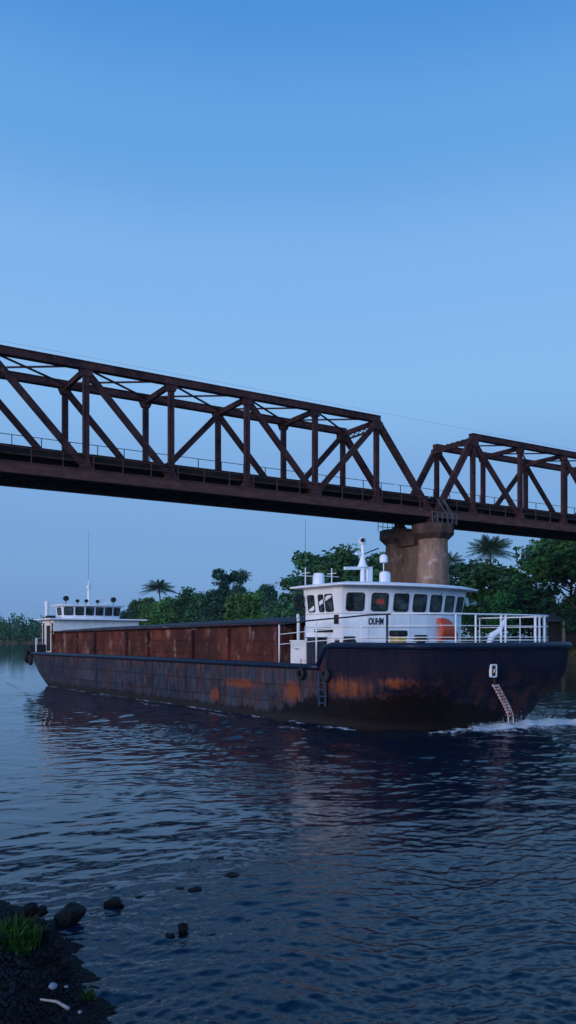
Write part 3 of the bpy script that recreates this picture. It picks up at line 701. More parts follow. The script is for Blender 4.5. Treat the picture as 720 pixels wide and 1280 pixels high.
# ------------------------------------------------------------------ far deckhouse and wheelhouse
LM=M['white']; 
aft=MB(); A0,A1,AV0,AV1=-42.0,-39.45,1.2,8.0
aft.box(A0,A1,AV0,AV1,2.32,4.72); ah=aft.build('deckhouse',simple('streaked_white',(.74,.72,.72),(.62,.58,.56),1.5,.5,.003,stretch=(1,1,.35),c3=(.26,.11,.07),s3=2.2,t3=(.6,.68)),barge)
MB().box(A0-.5,A1+.4,AV0-.45,AV1+.55,4.722,4.83).build('deckhouse_roof',M['white'],ah,bevel=.02)
MB().box(-40.9,-40.2,1.15,1.198,2.4,4.3).build('door',M['black'],ah)
for uu in (-41.6,-39.7): MB().box(uu-.12,uu+.12,1.15,1.199,2.4,4.5).build('drain_streak_panel',M['coaming'],ah)
def wheel2():
    P=house_plan(0,.5,-41.3,-39.95,2.1,6.6,6); Pt=house_plan(.1,.5,-41.3,-39.95,2.1,6.6,6); m=MB(); k=len(P)
    Z0,Z1,Z2=4.832,5.0,5.78
    m.v += [(u,v,Z0) for u,v in P]+[(u,v,Z1) for u,v in P]+[(u,v,Z2) for u,v in Pt]
    for q in (0,1):
        for i in range(k): j=(i+1)%k; m.f.append((q*k+i,q*k+j,(q+1)*k+j,(q+1)*k+i))
    m.f.append(tuple(range(k))); m.f.append(tuple(2*k+i for i in range(k)))
    h2=m.build('aft_wheelhouse',M['white'],barge)
    for i in range(0,k-1):
        j=i+1; a0,a1=Vector((*P[i],Z1)),Vector((*P[j],Z1)); b0,b1=Vector((*Pt[i],Z2)),Vector((*Pt[j],Z2))
        c=(a0+a1+b0+b1)/4; dx=((a1-a0)+(b1-b0)).normalized(); dy=((b0+b1)-(a0+a1)).normalized(); dy=(dy-dx*dy.dot(dx)).normalized(); wd=((a1-a0).length+(b1-b0).length)/2
        if i in(0,k-2):
            window(h2,c,dx,dy,.8,.52,.06)
        else: window(h2,c,dx,dy,wd-.2,.56,.06)
    R=house_plan(.3,.5,-41.4,-39.95,2.1,6.6,6); r=MB()
    for z in (Z2+.002,Z2+.1): r.v += [(u,v,z) for u,v in R]
    for i in range(k): j=(i+1)%k; r.f.append((i,j,k+j,k+i))
    r.f.append(tuple(range(k))); r.f.append(tuple(k+i for i in range(k)))
    r2=r.build('aft_wheelhouse_roof',M['white'],h2)
    for (v,zz) in ((2.4,1),(6.2,1),(3.3,.5),(4.0,.55),(4.9,.5)):
        l=MB(); l.tube([(-40.2,v,5.88),(-40.2,v,5.88+.3*zz)],.03,6); l.tube([(-40.42,v,6.02+.33*zz),(-40.3,v,6.02+.33*zz),(-40.1,v,6.02+.33*zz)],[.07,.15*zz+.05,.15*zz+.05],14); l.build('searchlight',M['black'],r2)
    m2=MB(); m2.tube([(-41,4.5,5.88),(-41,4.5,7.3),(-41,4.5,7.9)],[.12,.09,.04],10); m2.lathe([(.05,7.2),(.2,7.25),(.2,7.4),(.05,7.5)],(-41,4.5,0),12); m2.build('aft_mast',M['white'],r2,smooth='auto')
    MB().tube([(-41.3,4.6,6.3),(-41.3,4.6,11.8)],[.015,.008],5).build('whip_antenna',M['rail_grey'],r2)
    m3=MB(); m3.tube([(-41.4,6.0,5.88),(-40.9,5.3,6.5)],.05,6); m3.tube([(-41.4,5.3,5.88),(-40.9,6.2,6.2)],.05,6); m3.build('roof_aerial_frame',M['white'],r2)
    MB().lathe([(.14,4.84),(.14,5.9),(.17,6.0),(.17,6.15),(.05,6.2)],(-41.7,1.45,0),12).build('funnel',M['white'],ah,smooth='auto')
    MB().box(-41.0,-40.2,1.1,1.6,4.84,5.05).build('roof_locker',M['black'],ah)
wheel2()
ar=MB(); pts=[(-40.7,.3),(-42.0,.8),(-42.8,2.2),(-43.0,4.5),(-42.8,6.9)]
for z in (3.35,2.95): ar.tube([(u,v,z) for u,v in pts],.03,6)
ar.build('stern_rail',M['white_pipe'],barge)
for u,v in pts+[(-42.4,1.5),(-42.95,3.3)]: MB().tube([(u,v,2.3),(u,v,3.36)],.05,6).build('stern_stanchion',M['white_pipe'],barge)
sp2=[(u,v,2.33) for u,v in plan(2.28,-.12) if u<-41.0]
MB().prism(sp2,(0,0,.55)).build('stern_platform',M['blackpaint'],barge,bevel=.05)
MB().box(-42.6,-41.6,2.6,6.4,2.882,3.2).build('winch',M['blackpaint'],barge,bevel=.06)

# ------------------------------------------------------------------ bridge
BRO=Vector((13.44,74.66,0)); BA=math.atan2(.530,.848); LP=6.58; WB=5.08
ZB,ZBt,ZT=14.62,15.42,23.1          # lower chord bottom/top, top-chord top
zc=(ZB+ZBt)/2; zt=ZT-.28
def span(label, xs, s0, s1, diag_near, diag_far, mirror=False):
    root=empty('truss_span',BRO,BA); tag(root,label,'truss bridge','steel truss spans of the railway bridge')
    # chords
    for w_ in (0,WB):
        nm=M['steel']
        cb=MB(); cb.ibeam((s0,w_,zc),(s1,w_,zc),.42,ZBt-ZB,.07); cb.build('lower_chord',M['chord'],root)
        ct=MB(); ct.bar((xs[0]-.3,w_,zt),(xs[-1]+.3,w_,zt),.5,.44); ct.bar((xs[0]-.3,w_,zt+.26),(xs[-1]+.3,w_,zt+.26),.62,.07); ct.bar((xs[0]-.3,w_,zt-.245),(xs[-1]+.3,w_,zt-.245),.56,.04)
        ct.build('upper_chord',nm,root)
        for x in xs:
            v=MB(); v.ibeam((x,w_,ZBt),(x,w_,zt-.27),.36,.42,.05); v.build('vertical_post',nm,root)
            for zz,sg in ((zt-.30,-1),(ZBt+.0,1)):
                yy=w_-.23
                MB().prism([(x-.5,yy,zz),(x+.5,yy,zz),(x+.30,yy,zz+sg*.45),(x-.30,yy,zz+sg*.45)],(0,.46,0)).build('gusset_plate',nm,root)
        for (a,b) in (diag_near if w_==0 else diag_far):
            d=MB(); off=.006 if a>b else -.006
            d.ibeam((a,w_+off,zt-.35),(b,w_+off,ZBt+.1),.30,.46,.05); d.build('diagonal_brace',nm,root)
        for (a,b) in ((xs[0],s0+.35),(xs[-1],s1-.35)): MB().ibeam((a,w_+.003,zt-.1),(b,w_+.003,ZBt-.2),.44,.55,.06).build('end_post',nm,root)
        for x in (xs[0],xs[-1]): MB().box(x-.55,x+.55,w_-.262,w_+.262,zt-.95,zt-.262).build('knee_plate',nm,root)
    # top cross struts and X bracing
    for x in xs:
        s_=MB(); s_.ibeam((x,.27,zt-.25),(x,WB-.27,zt-.25),.26,.42,.04); s_.build('top_strut',nm,root)
    for a,b in zip(xs[:-1],xs[1:]):
        s_=MB(); s_.bar((a+.1,.3,zt-.05),(b-.1,WB-.3,zt-.05),.12,.12); s_.bar((a+.1,WB-.3,zt+.08),(b-.1,.3,zt+.08),.12,.12); s_.build('wind_brace',nm,root)
    # portal strut lattice
    for x,sx in ((xs[0],-1),(xs[-1],1)):
        s_=MB()
        for k in range(6):
            a=.4+ (WB-.8)*k/6; b=.4+(WB-.8)*(k+1)/6; s_.bar((x+sx*.25,a,zt-.05),(x+sx*.45,b,zt-.6),.07,.07); s_.bar((x+sx*.25,b,zt-.05),(x+sx*.45,a,zt-.6),.06,.06)
        s_.bar((x+sx*.5,.25,zt-.65),(x+sx*.5,WB-.25,zt-.65),.14,.14); s_.build('portal_lattice',nm,root)
    # floor: floor beams, stringers, sleepers and rails
    nfb=int(round((s1-s0)/LP*1))
    for k in range(nfb+1):
        x=s0+.4+(s1-s0-.8)*k/nfb
        f=MB(); f.box(x-.16,x+.16,.24,WB-.24,ZB-.02,ZBt+.35); f.build('floor_beam',M['deck_dark'],root)
    fl=MB()
    for y in (1.55,3.45): fl.box(s0+.1,s1-.1,y-.15,y+.15,ZB+.25,ZBt+.9)
    fl.build('stringer',M['deck_dark'],root)
    fl=MB(); 
    x=s0+.2
    while x<s1-.2: fl.box(x-.14,x+.14,.55,WB-.5,ZBt+.905,ZBt+1.13); x+=.42
    fl.build('sleepers',M['deck_dark'],root)
    MB().box(s0,s1,.47,.545,ZBt+.7,ZBt+1.26).build('kerb_board',M['deck_dark'],root)
    tr=MB()
    for y in (1.85,3.25): tr.bar((s0,y,ZBt+1.21),(s1,y,ZBt+1.21),.08,.15)
    tr.build('rails',M['deck_dark'],root)
    wk=MB(); 
    wk.box(s0+.1,s1-.1,.30,1.25,ZBt+.55,ZBt+.62); wk.box(s0+.1,s1-.1,3.9,WB-.27,ZBt+1.0,ZBt+1.22)
    wk.build('walkway',M['deck_dark'],root)
    lb=MB()
    k=0; x=s0+.6
    while x<s1-1.5:
        if (int(x*3.1)%7)!=2: lb.box(x,x+.55,.3,1.5,ZB+.06,ZB+.12); lb.box(x,x+.62,3.5,WB-.3,ZB+.06,ZB+.12); lb.box(x,x+.5,1.7,3.3,ZB+.13,ZB+.18)
        x+=.63
    lb.build('under_deck_plank',M['deck_dark'],root)
    # railings
    for y,zb,mt_,hh_ in ((WB+.35,ZBt+1.5,M['rail_grey'],1.65),(.28-.5,ZBt+.02,M['chord'],.95)):
        r=MB()
        for z in (zb+hh_,zb+hh_*.52): r.tube([(s0,y,z),(s1,y,z)],.03,6)
        x=s0+.5
        while x<s1: r.bar((x,y,zb-.1),(x,y,zb+hh_),.06,.06); r.bar((x,y,zb),(x,y+(-.5 if y>1 else .45),zb-.02),.06,.06); x+=LP/3
        r.build('guard_rail',mt_,root)
    return root
n1=[-LP*k for k in range(9,0,-1)]  # posts
S0=-LP*10
def D(a,b): return (-LP*a,-LP*b)
# top node -> bottom node
near=[D(1,2),D(3,2),D(5,4),D(6,5),D(7,6),D(7,8),D(9,8)]
far =[D(1,2),D(3,2),D(3,4),D(5,4),D(6,5),D(7,6),D(7,8),D(9,8)]
span('long rusty brown steel truss span over the barge, left of the concrete pier',n1,S0,0,near,far)
x0=.25; first=5.0
n2=[x0+first+LP*k for k in range(0,9)]; S1=n2[-1]+first
def E(a,b): return (n2[a],n2[b])
near2=[E(0,1),E(2,3),E(4,5),E(6,5),E(6,7),E(8,7)]; far2=[E(0,1),E(2,1),E(2,3),E(4,3),E(4,5),E(6,5),E(6,7),E(8,7)]
span('rusty brown steel truss span reaching the jungle bank, right of the concrete pier',n2,x0,S1,near2,far2)
cw=MB(); 
pts=[]
for k in range(61): s_=S0+(S1-S0)*k/60; pts.append((s_,-.1,ZT+.34))
cw.tube(pts,.007,5); ob=cw.build('overhead_cable',M['rail_grey'],None); ob.location=BRO; ob.rotation_euler=(0,0,BA)
tag(ob,'thin overhead cable running above the top chord of the bridge','cable')
# signal fittings at pier head, on bridge
def pier(s,label):
    root=empty('bridge_pier',BRO+Vector((math.cos(BA),math.sin(BA),0))*s,BA); tag(root,label,'bridge pier','concrete bridge piers')
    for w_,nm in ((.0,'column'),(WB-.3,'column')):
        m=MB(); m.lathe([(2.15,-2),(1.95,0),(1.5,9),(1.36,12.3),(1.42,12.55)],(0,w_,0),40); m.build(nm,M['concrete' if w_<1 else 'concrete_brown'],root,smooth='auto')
        m=MB(); m.lathe([(1.45,12.5),(1.95,12.98),(1.97,13.0),(1.97,13.85),(1.93,13.9)],(0,w_,0),10); m.build('column_cap',M['concrete_dark'],root)
        b=MB(); b.box(-.55,.55,w_-.4,w_+.4,13.9,14.3); b.box(-.42,.42,w_-.33,w_+.33,14.303,14.6); b.build('bearing',M['steel'],root)
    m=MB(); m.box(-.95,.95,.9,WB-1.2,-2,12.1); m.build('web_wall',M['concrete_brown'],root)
    m=MB(); m.box(-1.25,1.25,1.2,WB-1.5,12.1,13.4); m.build('cross_head',M['concrete_dark'],root)
    for w0 in (-1.6,WB+1.2):
        r=MB()
        for z in (14.4,14.85): r.tube([(-1.5,w0,z),(1.5,w0,z)],.035,6)
        for x in (-1.5,-.9,-.3,.3,.9,1.5): r.tube([(x,w0,13.85),(x,w0,14.87)],.035,6)
        r.build('cap_railing',M['rail_grey'],root)
    r=MB()
    for x,dx_ in ((.6,.5),(1.1,-.2),(1.4,.3)): r.tube([(x,-1.55,13.9),(x-.1,-1.2,15.0),(x-.4-dx_*.3,-.5,16.3)],.035,6)
    r.build('loose_pipes',M['rail_grey'],root)
pier(.1,'stained brown concrete twin-column pier rising behind the wheelhouse')

# ------------------------------------------------------------------ water
def build_water():
    t=np.concatenate([np.linspace(-6,-.5,30)[:-1],np.linspace(-.5,.5,900),np.linspace(.5,6,30)[1:]])
    z=[1.5]
    while z[-1]<900: z.append(z[-1]*(1.02 if z[-1]<5 else 1.0034 if z[-1]<50 else 1.009))
    z=np.array(z+[1200,1800,3000,5000]); Z,T=np.meshgrid(z,t,indexing='ij'); X=Z*T; Y=Z.copy()
    sp=np.where(Z<50,Z*.0034,Z*.009)         # local grid spacing
    H=np.zeros_like(X); r=np.random.default_rng(5)
    # slow patches: calm / ruffled
    def patch(sc,seed):
        q=np.random.default_rng(seed); h=np.zeros_like(X)
        for k in range(7):
            a=q.uniform(0,2*math.pi); f=sc*q.uniform(.5,1.7); h+=np.sin((X*math.cos(a)*.6+Y*math.sin(a)*1.0)*f+q.uniform(0,6.28))
        return h/7**.5
    p1=1/(1+np.exp(-2.2*patch(.16,3))); p2=1/(1+np.exp(-2.5*patch(.45,9)))
    calm=np.clip((X/np.maximum(Y,1)+.32)/.22,0.1,1); calm=1-(1-calm)*np.clip((Y-13)/12,0,1)            # left side of the river lies smoother
    lam=np.exp(r.uniform(np.log(.10),np.log(2.4),105))
    main=math.radians(100)
    # gentle warping makes the crests wander instead of running dead straight
    wx=.35*np.sin(Y*.9+1.3*np.sin(X*.5))+.25*np.sin(Y*2.1+X*1.3); wy=.30*np.sin(X*.8+1.1*np.sin(Y*.43))+.2*np.sin(X*2.3-Y*.9)
    for l in lam:
        ang=main+r.normal(0,.55); k=2*math.pi/l; a=.0062*l**.75*(1 if l<.9 else .6)
        fade=np.clip((l/sp-2.2)/2.5,0,1)
        if fade.max()<=0: continue
        mod=(.35+1.1*p1) if l>.8 else (.12+1.5*p2*(.4+p1))
        ph=k*((X+wx*.5)*math.cos(ang)+(Y+wy*.5)*math.sin(ang))+r.uniform(0,6.28)
        s_=np.sin(ph)
        sh=1.1 if l>1.3 else 2.3; H+=a*fade*mod*((np.exp(sh*(s_-1))-(.45 if sh<2 else .28))*(2.3 if sh<2 else 2.0))
    H*=.58*(.12+.88*calm)
    # wake rings from the barge: divergent waves trailing from the bow
    xb,yb=8.3,32.6
    ub=(X-4.85)*.5847+(Y-26.2)*-.8112; vb=(X-4.85)*.8112+(Y-26.2)*.5847
    dist=np.abs(vb+(ub+2)*.35+.5)
    near_side=(vb<1.0)
    wk=np.exp(-((vb+3.2)/3.2)**2)*(ub<2)*(ub>-60); H+=wk*.022*np.sin(2*math.pi*(vb*.9+ub*.18)/1.35)
    rr=np.hypot(X-9.5,(Y-31.0)); H+=np.exp(-(rr-3)**2/80)*.02*np.sin(rr*3.6)*(Y<38)
    # bow wave ridge and foam along a curve in front of the bow
    foam=np.zeros_like(X)
    curve=[(4.9,28.4,.3,.4),(5.8,28.6,.55,.7),(6.8,29.0,.9,.95),(7.8,29.6,1.15,1.05),(8.8,30.4,1.3,1.1),(9.8,31.2,1.3,1.05),(10.8,31.7,1.25,1.0),(12,31.5,1.2,.95),(13.4,31.0,1.2,.85),(15,30.2,1.2,.75),(17,29.2,1.2,.6)]
    cv=[]; 
    for a_,b_ in zip(curve[:-1],curve[1:]):
        for q in np.linspace(0,1,6)[:-1]: cv.append(tuple(a_[i]*(1-q)+b_[i]*q for i in range(4)))
    for (cx,cy,wd,am) in cv:
        d=((X-cx)**2+((Y-cy)*.8)**2)/(wd*.75)**2
        foam=np.maximum(foam,am*np.exp(-d*1.3)); 
    H+=foam*.2*(.6+.4*np.sin(X*5.1+2*np.sin(Y*4))*np.sin(Y*4.3))
    ang=(X-10)*.35+ (Y-31); strand=np.exp(-((Y-31.2+.10*(X-9))/1.5)**2)*(X>6.2)*.42*np.clip(.55+.6*np.sin(ang*5+1.5*np.sin(X*1.7)),0,1)
    strand2=np.exp(-((Y-28.6+.32*(X-9))/1.3)**2)*(X>5)*.30*np.clip(.3+.7*np.sin((Y+.3*X)*4.2+np.sin(X*2)),0,1)
    foam=np.maximum(foam,np.maximum(strand,strand2)*(ub*0+1))
    # thin foam line where the side meets the water
    side=np.exp(-((vb+.12+.10*np.sin(ub*.8))/.19)**2)*(ub<-4)*(ub>-38)*(.55+.4*np.sin(ub*1.7)*np.sin(ub*.53+1))
    side2=np.exp(-((vb+1.5+.045*(ub+6)+.2*np.sin(ub*.6))/.22)**2)*(ub<-5)*(ub>-36)*.5*np.clip(np.sin(ub*.9)+.5,0,1)
    foam=np.maximum(foam,np.maximum(side,side2)); 
    V=np.stack([X,Y,H],-1).reshape(-1,3); ny,nx=X.shape
    i=np.arange(ny-1)[:,None]*nx+np.arange(nx-1)[None]; F=np.stack([i,i+1,i+nx+1,i+nx],-1).reshape(-1,4)
    m,nt,b=newmat('river_water')
    at=N(nt,'ShaderNodeAttribute',attribute_name='foam'); tcn=N(nt,'ShaderNodeTexCoord').outputs['Object']
    n1=noise(nt,tcn,7,5,.65,(1,1.0,1)); n2=noise(nt,tcn,2.2,5,.6,(1,1.5,1)); n3=noise(nt,tcn,30,3,.6)
    fr=noise(nt,tcn,4.5,8,.75)
    fm=ramp(nt,mth(nt,'ADD',mth(nt,'MULTIPLY',at.outputs['Fac'],1.05),mth(nt,'MULTIPLY',mth(nt,'SUBTRACT',fr.outputs['Fac'],.5),2.9)),[(.40,0.),(.85,.8)]).outputs[0]
    fm=mth(nt,'MULTIPLY',fm,ramp(nt,at.outputs['Fac'],[(.02,0.),(.2,1.)]).outputs[0])
    col=mix(nt,fm,(.0012,.010,.022),(.66,.70,.74)); nt.links.new(col,b.inputs['Base Color'])
    nt.links.new(mth(nt,'ADD',.045,mth(nt,'MULTIPLY',fm,.7)),b.inputs['Roughness']); b.inputs['IOR'].default_value=1.37
    cat_=N(nt,'ShaderNodeAttribute',attribute_name='ruffle')
    h=mth(nt,'ADD',mth(nt,'MULTIPLY',n1.outputs['Fac'],.35),mth(nt,'MULTIPLY',n2.outputs['Fac'],.9)); h=mth(nt,'ADD',h,mth(nt,'MULTIPLY',n3.outputs['Fac'],.04))
    h=mth(nt,'MULTIPLY',h,mth(nt,'ADD',.15,cat_.outputs['Fac'])); bump(nt,b,h,.014,.6)
    o=mesh_np('river',V,F,m,smooth=True); tag(o,kind='structure')
    at_=o.data.attributes.new('foam','FLOAT','POINT'); at_.data.foreach_set('value',foam.astype(np.float32).ravel())
    a2=o.data.attributes.new('ruffle','FLOAT','POINT'); a2.data.foreach_set('value',(calm*(.3+p2)).astype(np.float32).ravel())
    return o
build_water()
# spray lumps of the bow wave: countless droplets
fv=[];ff=[]
for k in range(1500):
    q=random.random(); cx=6.6+q*4.4; cy=float(np.interp(cx,[6.6,7.8,8.8,9.8,11],[29.1,29.9,30.8,31.6,31.9]))+random.gauss(0,.28); hz=abs(random.gauss(0,.13))*(1.3 if 8.0<cx<9.6 else .7); s=random.uniform(.008,.028)
    b0=len(fv); 
    for dxyz in ((1,0,0),(-.6,.8,0),(-.5,-.7,.1),(0,0,1.2)): fv.append((cx+dxyz[0]*s,cy+dxyz[1]*s,.05+hz+dxyz[2]*s))
    ff += [(b0,b0+1,b0+3),(b0+1,b0+2,b0+3),(b0+2,b0,b0+3)]
tag(mesh_np('bow_spray',np.array(fv),np.array(ff),M['foam']),kind='stuff')

# ------------------------------------------------------------------ banks
def bank(name, line, inward, prof, mat, jit=.3, seed=1):
    r=random.Random(seed); pts=[]
    for a,b in zip(line[:-1],line[1:]):
        m=max(2,int(math.dist(a,b)/ (3 if inward>0 else .25)))
        for k in range(m): pts.append((a[0]+(b[0]-a[0])*k/m, a[1]+(b[1]-a[1])*k/m))
    pts.append(line[-1]); mb=MB(); nn_=len(pts)
    for i,p in enumerate(pts):
        q0=pts[max(0,i-4)]; q1=pts[min(nn_-1,i+4)]; d=Vector((q1[0]-q0[0],q1[1]-q0[1],0)).normalized(); nrm=Vector((-d.y,d.x,0))*(1 if inward>0 else -1)
        for (dd,hh) in prof:
            j=jit*(r.random()-.5); mb.v.append((p[0]+nrm.x*(dd)+j*(dd!=prof[-1][0]), p[1]+nrm.y*(dd)+j, hh+(r.random()-.5)*jit*.4*(hh>-.2)))
    m=len(prof)
    for i in range(nn_-1):
        for k in range(m-1): a=i*m+k; mb.f.append((a,a+1,a+m+1,a+m))
    return mb.build(name,mat,None,smooth=True)
shore=[(140,40),(80,72),(50,92),(36,104),(15,125),(-10,160),(-30,200),(-44,235),(-58,330),(-90,440),(-150,486),(-300,520),(-600,560),(-1500,700)]
earth=simple('river_bank_earth',(.05,.05,.02),(.10,.07,.03),.5,.9,.1,c3=(.03,.06,.02),s3=.3)
fb=bank('far_bank',shore,-1,[(-2,-.8),(0,.0),(1.0,.5),(5,1.7),(9,3.0),(16,3.2),(60,3.2),(900,3)],earth,.4)
tag(fb,kind='structure')
nshore=[(-30,14),(-8,11.6),(-3.8,10.4),(-3.0,9.7),(-2.45,9.0),(-2.15,8.2),(-1.75,7.4),(-1.3,6.6),(-.8,5),(0,3),(1.6,.5),(6,-3),(20,-12)]
mud,nt,b=newmat('shore_gravel_mud'); tcn=N(nt,'ShaderNodeTexCoord').outputs['Object']
vo=N(nt,'ShaderNodeTexVoronoi'); vo.inputs['Scale'].default_value=22; nt.links.new(tcn,vo.inputs['Vector']); nn1=noise(nt,tcn,6,8,.7)
cl=mix(nt,ramp(nt,vo.outputs['Color'],[(.3,0.),(.95,1.)]).outputs[0],(.002,.002,.0025),(.008,.008,.009)); cl=mix(nt,ramp(nt,nn1.outputs['Fac'],[(.45,0.),(.6,.8)]).outputs[0],cl,(.005,.005,.006))
nt.links.new(cl,b.inputs['Base Color']); b.inputs['Roughness'].default_value=.6; b.inputs['Specular IOR Level'].default_value=.08; bump(nt,b,mth(nt,'SUBTRACT',mth(nt,'MULTIPLY',nn1.outputs['Fac'],.7),vo.outputs['Distance']),.05)
nb=bank('near_shore',nshore,-1,[(-1.6,-.30),(-.8,-.12),(-.25,-.03),(0,.005),(.25,.035),(.5,.08),(.8,.14),(1.2,.22),(1.8,.36),(2.6,.6),(4,1.1),(7,1.6),(60,2.0)],mud,.06,4)
tag(nb,kind='structure')
def rockmesh(seed,flat=.7):
    r=random.Random(seed); bm=bmesh.new(); bmesh.ops.create_icosphere(bm,subdivisions=3,radius=.5)
    ofs=[Vector((r.gauss(0,1),r.gauss(0,1),r.gauss(0,1))).normalized() for _ in range(9)]
    from mathutils import noise as mn
    for v in bm.verts:
        for o in ofs:
            d=v.co.dot(o)-.36
            if d>0: v.co-=o*d*.8
        v.co*=1+.25*mn.noise(v.co*2.2+Vector((seed,0,0)))+.08*mn.noise(v.co*7)
        v.co.z*=flat
    me=bpy.data.meshes.new('rock'); bm.to_mesh(me); bm.free(); me.materials.append(M['rock'])
    for p in me.polygons: p.use_smooth=True
    me.set_sharp_from_angle(angle=math.radians(30)); return me
rm=[rockmesh(i+3,.6+.1*(i%3)) for i in range(5)]
def rock(px,py,wpx,label,k,zoff=0.,flat=1,group='rocks at the near shore'):
    Z=CAM_H*FPX/(py-HORIZON); s=wpx/FPX*Z*1.15
    o=bpy.data.objects.new('rock',rm[k%5]); COL.objects.link(o); hh_=1.15*flat; o.location=(ray(px,Z),Z,zoff+.16*s*hh_+.015); o.scale=(s,s*.9,s*hh_); o.rotation_euler=(0,0,k*1.3)
    tag(o,label,'rock',group)
rock(88,1152,34,'big round black rock standing alone in the shallow water',3)
rock(38,1150,20,'dark rock at the edge of the grass clump',1,.07)
rock(53,1150,14,'smaller dark rock between the grass and the big round rock',2,.07)
rock(54,1178,17,'dark rock on the shore just below the grass',3,.07)
rock(75,1195,15,'dark rock at the waterline below the big round rock',4,.07)
rock(83,1218,14,'dark stone at the water edge, above the weed sprig',1,.07)
rock(143,1131,22,'low black rock in the water right of the big round rock',2,-.03,.7)
rock(138,1111,17,'flat black rock farther out, above the low black rock',3,-.05,.5)
rock(175,1121,13,'small flat stone awash, right of the two low rocks',4,-.04,.4)
rock(225,1110,12,'small black stone awash, left of a close pair in open water',0,-.04,.5)
rock(244,1111,18,'wide black stone awash in mid shallows, right one of a close pair',1,-.05,.5)
rock(275,1073,14,'farthest black stone awash, topmost of the shallows',2,-.05,.5)
rock(288,1094,20,'rightmost flat black stone awash in the shallows',3,-.05,.45)
rock(229,1165,15,'black stone poking up from rippled water below the close pair',4,0,1)
rock(213,1171,13,'black stone left of the one poking up in rippled water',0,-.02,.7)
rock(264,1168,15,'flat stone awash right of the stones in rippled water',1,-.05,.4)
# pale stones on the mud
pm=simple('pale_stone',(.3,.33,.38),(.2,.22,.26),9,.6,.01)
def stone(px,py,w_,label,k):
    Z=(CAM_H-.2)*FPX/(py-HORIZON); s=w_/FPX*Z; me=rm[k].copy(); me.materials.clear(); me.materials.append(pm)
    o=bpy.data.objects.new('pale_stone',me); COL.objects.link(o); o.location=(ray(px,Z),Z,.22); o.scale=(s,s,s); tag(o,label,'stone','pale stones on the mud')
stone(66,1235,10,'largest pale stone on the dark mud above the bleached stick',2); stone(83,1236,5,'tiny pale stone right of the largest pale stone',3); stone(100,1268,6,'pale pebble at the end of the bleached stick',1)
# bleached stick
Z=(CAM_H-.3)*FPX/(1256-HORIZON); xa=ray(49,Z*1.01); xb=ray(89,Z*.985)
sk=MB(); sk.tube([(xa,Z*1.015,.30),((xa+xb)/2,Z*1.004,.315),(xb-.03,Z*.99,.30)],[.008,.012,.015],7)
tag(sk.build('driftwood_stick',M['stick'],None,smooth='auto'),'pale bleached stick lying on the dark mud at the bottom left','stick')
# pebbles: stuff
pv=[];pf=[]
for k in range(7000):
    i=random.random(); seg=random.randint(1,len(nshore)-6); a,b=nshore[seg],nshore[seg+1]; t_=random.random(); d=random.gauss(.25,.75)
    dv_=Vector((b[0]-a[0],b[1]-a[1],0)).normalized(); nr_=Vector((dv_.y,-dv_.x,0)); 
    x=a[0]+(b[0]-a[0])*t_+nr_.x*d; y=a[1]+(b[1]-a[1])*t_+nr_.y*d; z=max(-.03,.0+.2*d); s=random.uniform(.006,.028)*(1 if random.random()<.95 else 2.0)
    b0=len(pv); ang=random.random()*6
    for (q,h) in ((0,0),(1,0),(2,0),(3,0),(4,0)): pv.append((x+s*math.cos(ang+q*1.257)*random.uniform(.7,1),y+s*math.sin(ang+q*1.257)*random.uniform(.7,1),z-.01))
    for q in range(5): pv.append((pv[b0+q][0]*.5+x*.5,pv[b0+q][1]*.5+y*.5,z+s*.42))
    for q in range(5): pf.append((b0+q,b0+(q+1)%5,b0+5+(q+1)%5,b0+5+q))
    pf.append((b0+5,b0+6,b0+7,b0+8)); pf.append((b0+5,b0+8,b0+9,b0+9))
pm_=bpy.data.meshes.new('p'); pm_.from_pydata(pv,[],[tuple(dict.fromkeys(f)) for f in pf]); pm_.materials.append(M['pebble']); po=bpy.data.objects.new('pebbles',pm_); COL.objects.link(po); tag(po,kind='stuff')

# grass tufts
def tuft(name,px,py,rad,nbl,hgt_,mat,label,cat,kind=None,z0=.15):
    Z=(CAM_H-z0)*FPX/(py-HORIZON); cx=ray(px,Z); v=[];f=[]
    for k in range(nbl):
        a=random.uniform(0,6.28); r=rad*math.sqrt(random.random()); x=cx+r*math.cos(a); y=Z+r*math.sin(a)*.8; hh=hgt_*random.uniform(.5,1); lean=random.uniform(.1,.6)*hh; la=a+random.gauss(0,.8); w_=random.uniform(.006,.016)
        pr=Vector((-math.sin(la),math.cos(la),0))*w_; b0=len(v)
        for q,s in ((0,1),(.4,.9),(.75,.6),(1,.05)):
            c=Vector((x+math.cos(la)*lean*q*q,y+math.sin(la)*lean*q*q,z0-.05+hh*(q-.15*q*q))); v += [tuple(c-pr*s),tuple(c+pr*s)]
        for q in range(3): f.append((b0+2*q,b0+2*q+1,b0+2*q+3,b0+2*q+2))
    o=mesh_np(name,np.array(v),np.array(f),mat); tag(o,label,cat,kind=kind); return o
tuft('shore_grass',4,1178,.42,420,.26,M['grass'],'dark green grass on the left shore edge','grass','stuff',.1)
tuft('shore_grass',22,1165,.16,90,.3,M['grass'],'grass blades reaching out beside the dark rocks','grass','stuff',.1)
tuft('shore_grass',24,1190,.12,60,.16,M['grass'],'low grass below the main clump','grass','stuff',.1)
tuft('weed_sprig',109,1244,.06,26,.14,M['grass'],'small green weed sprig at the water edge near the bottom','weed',None,.05)

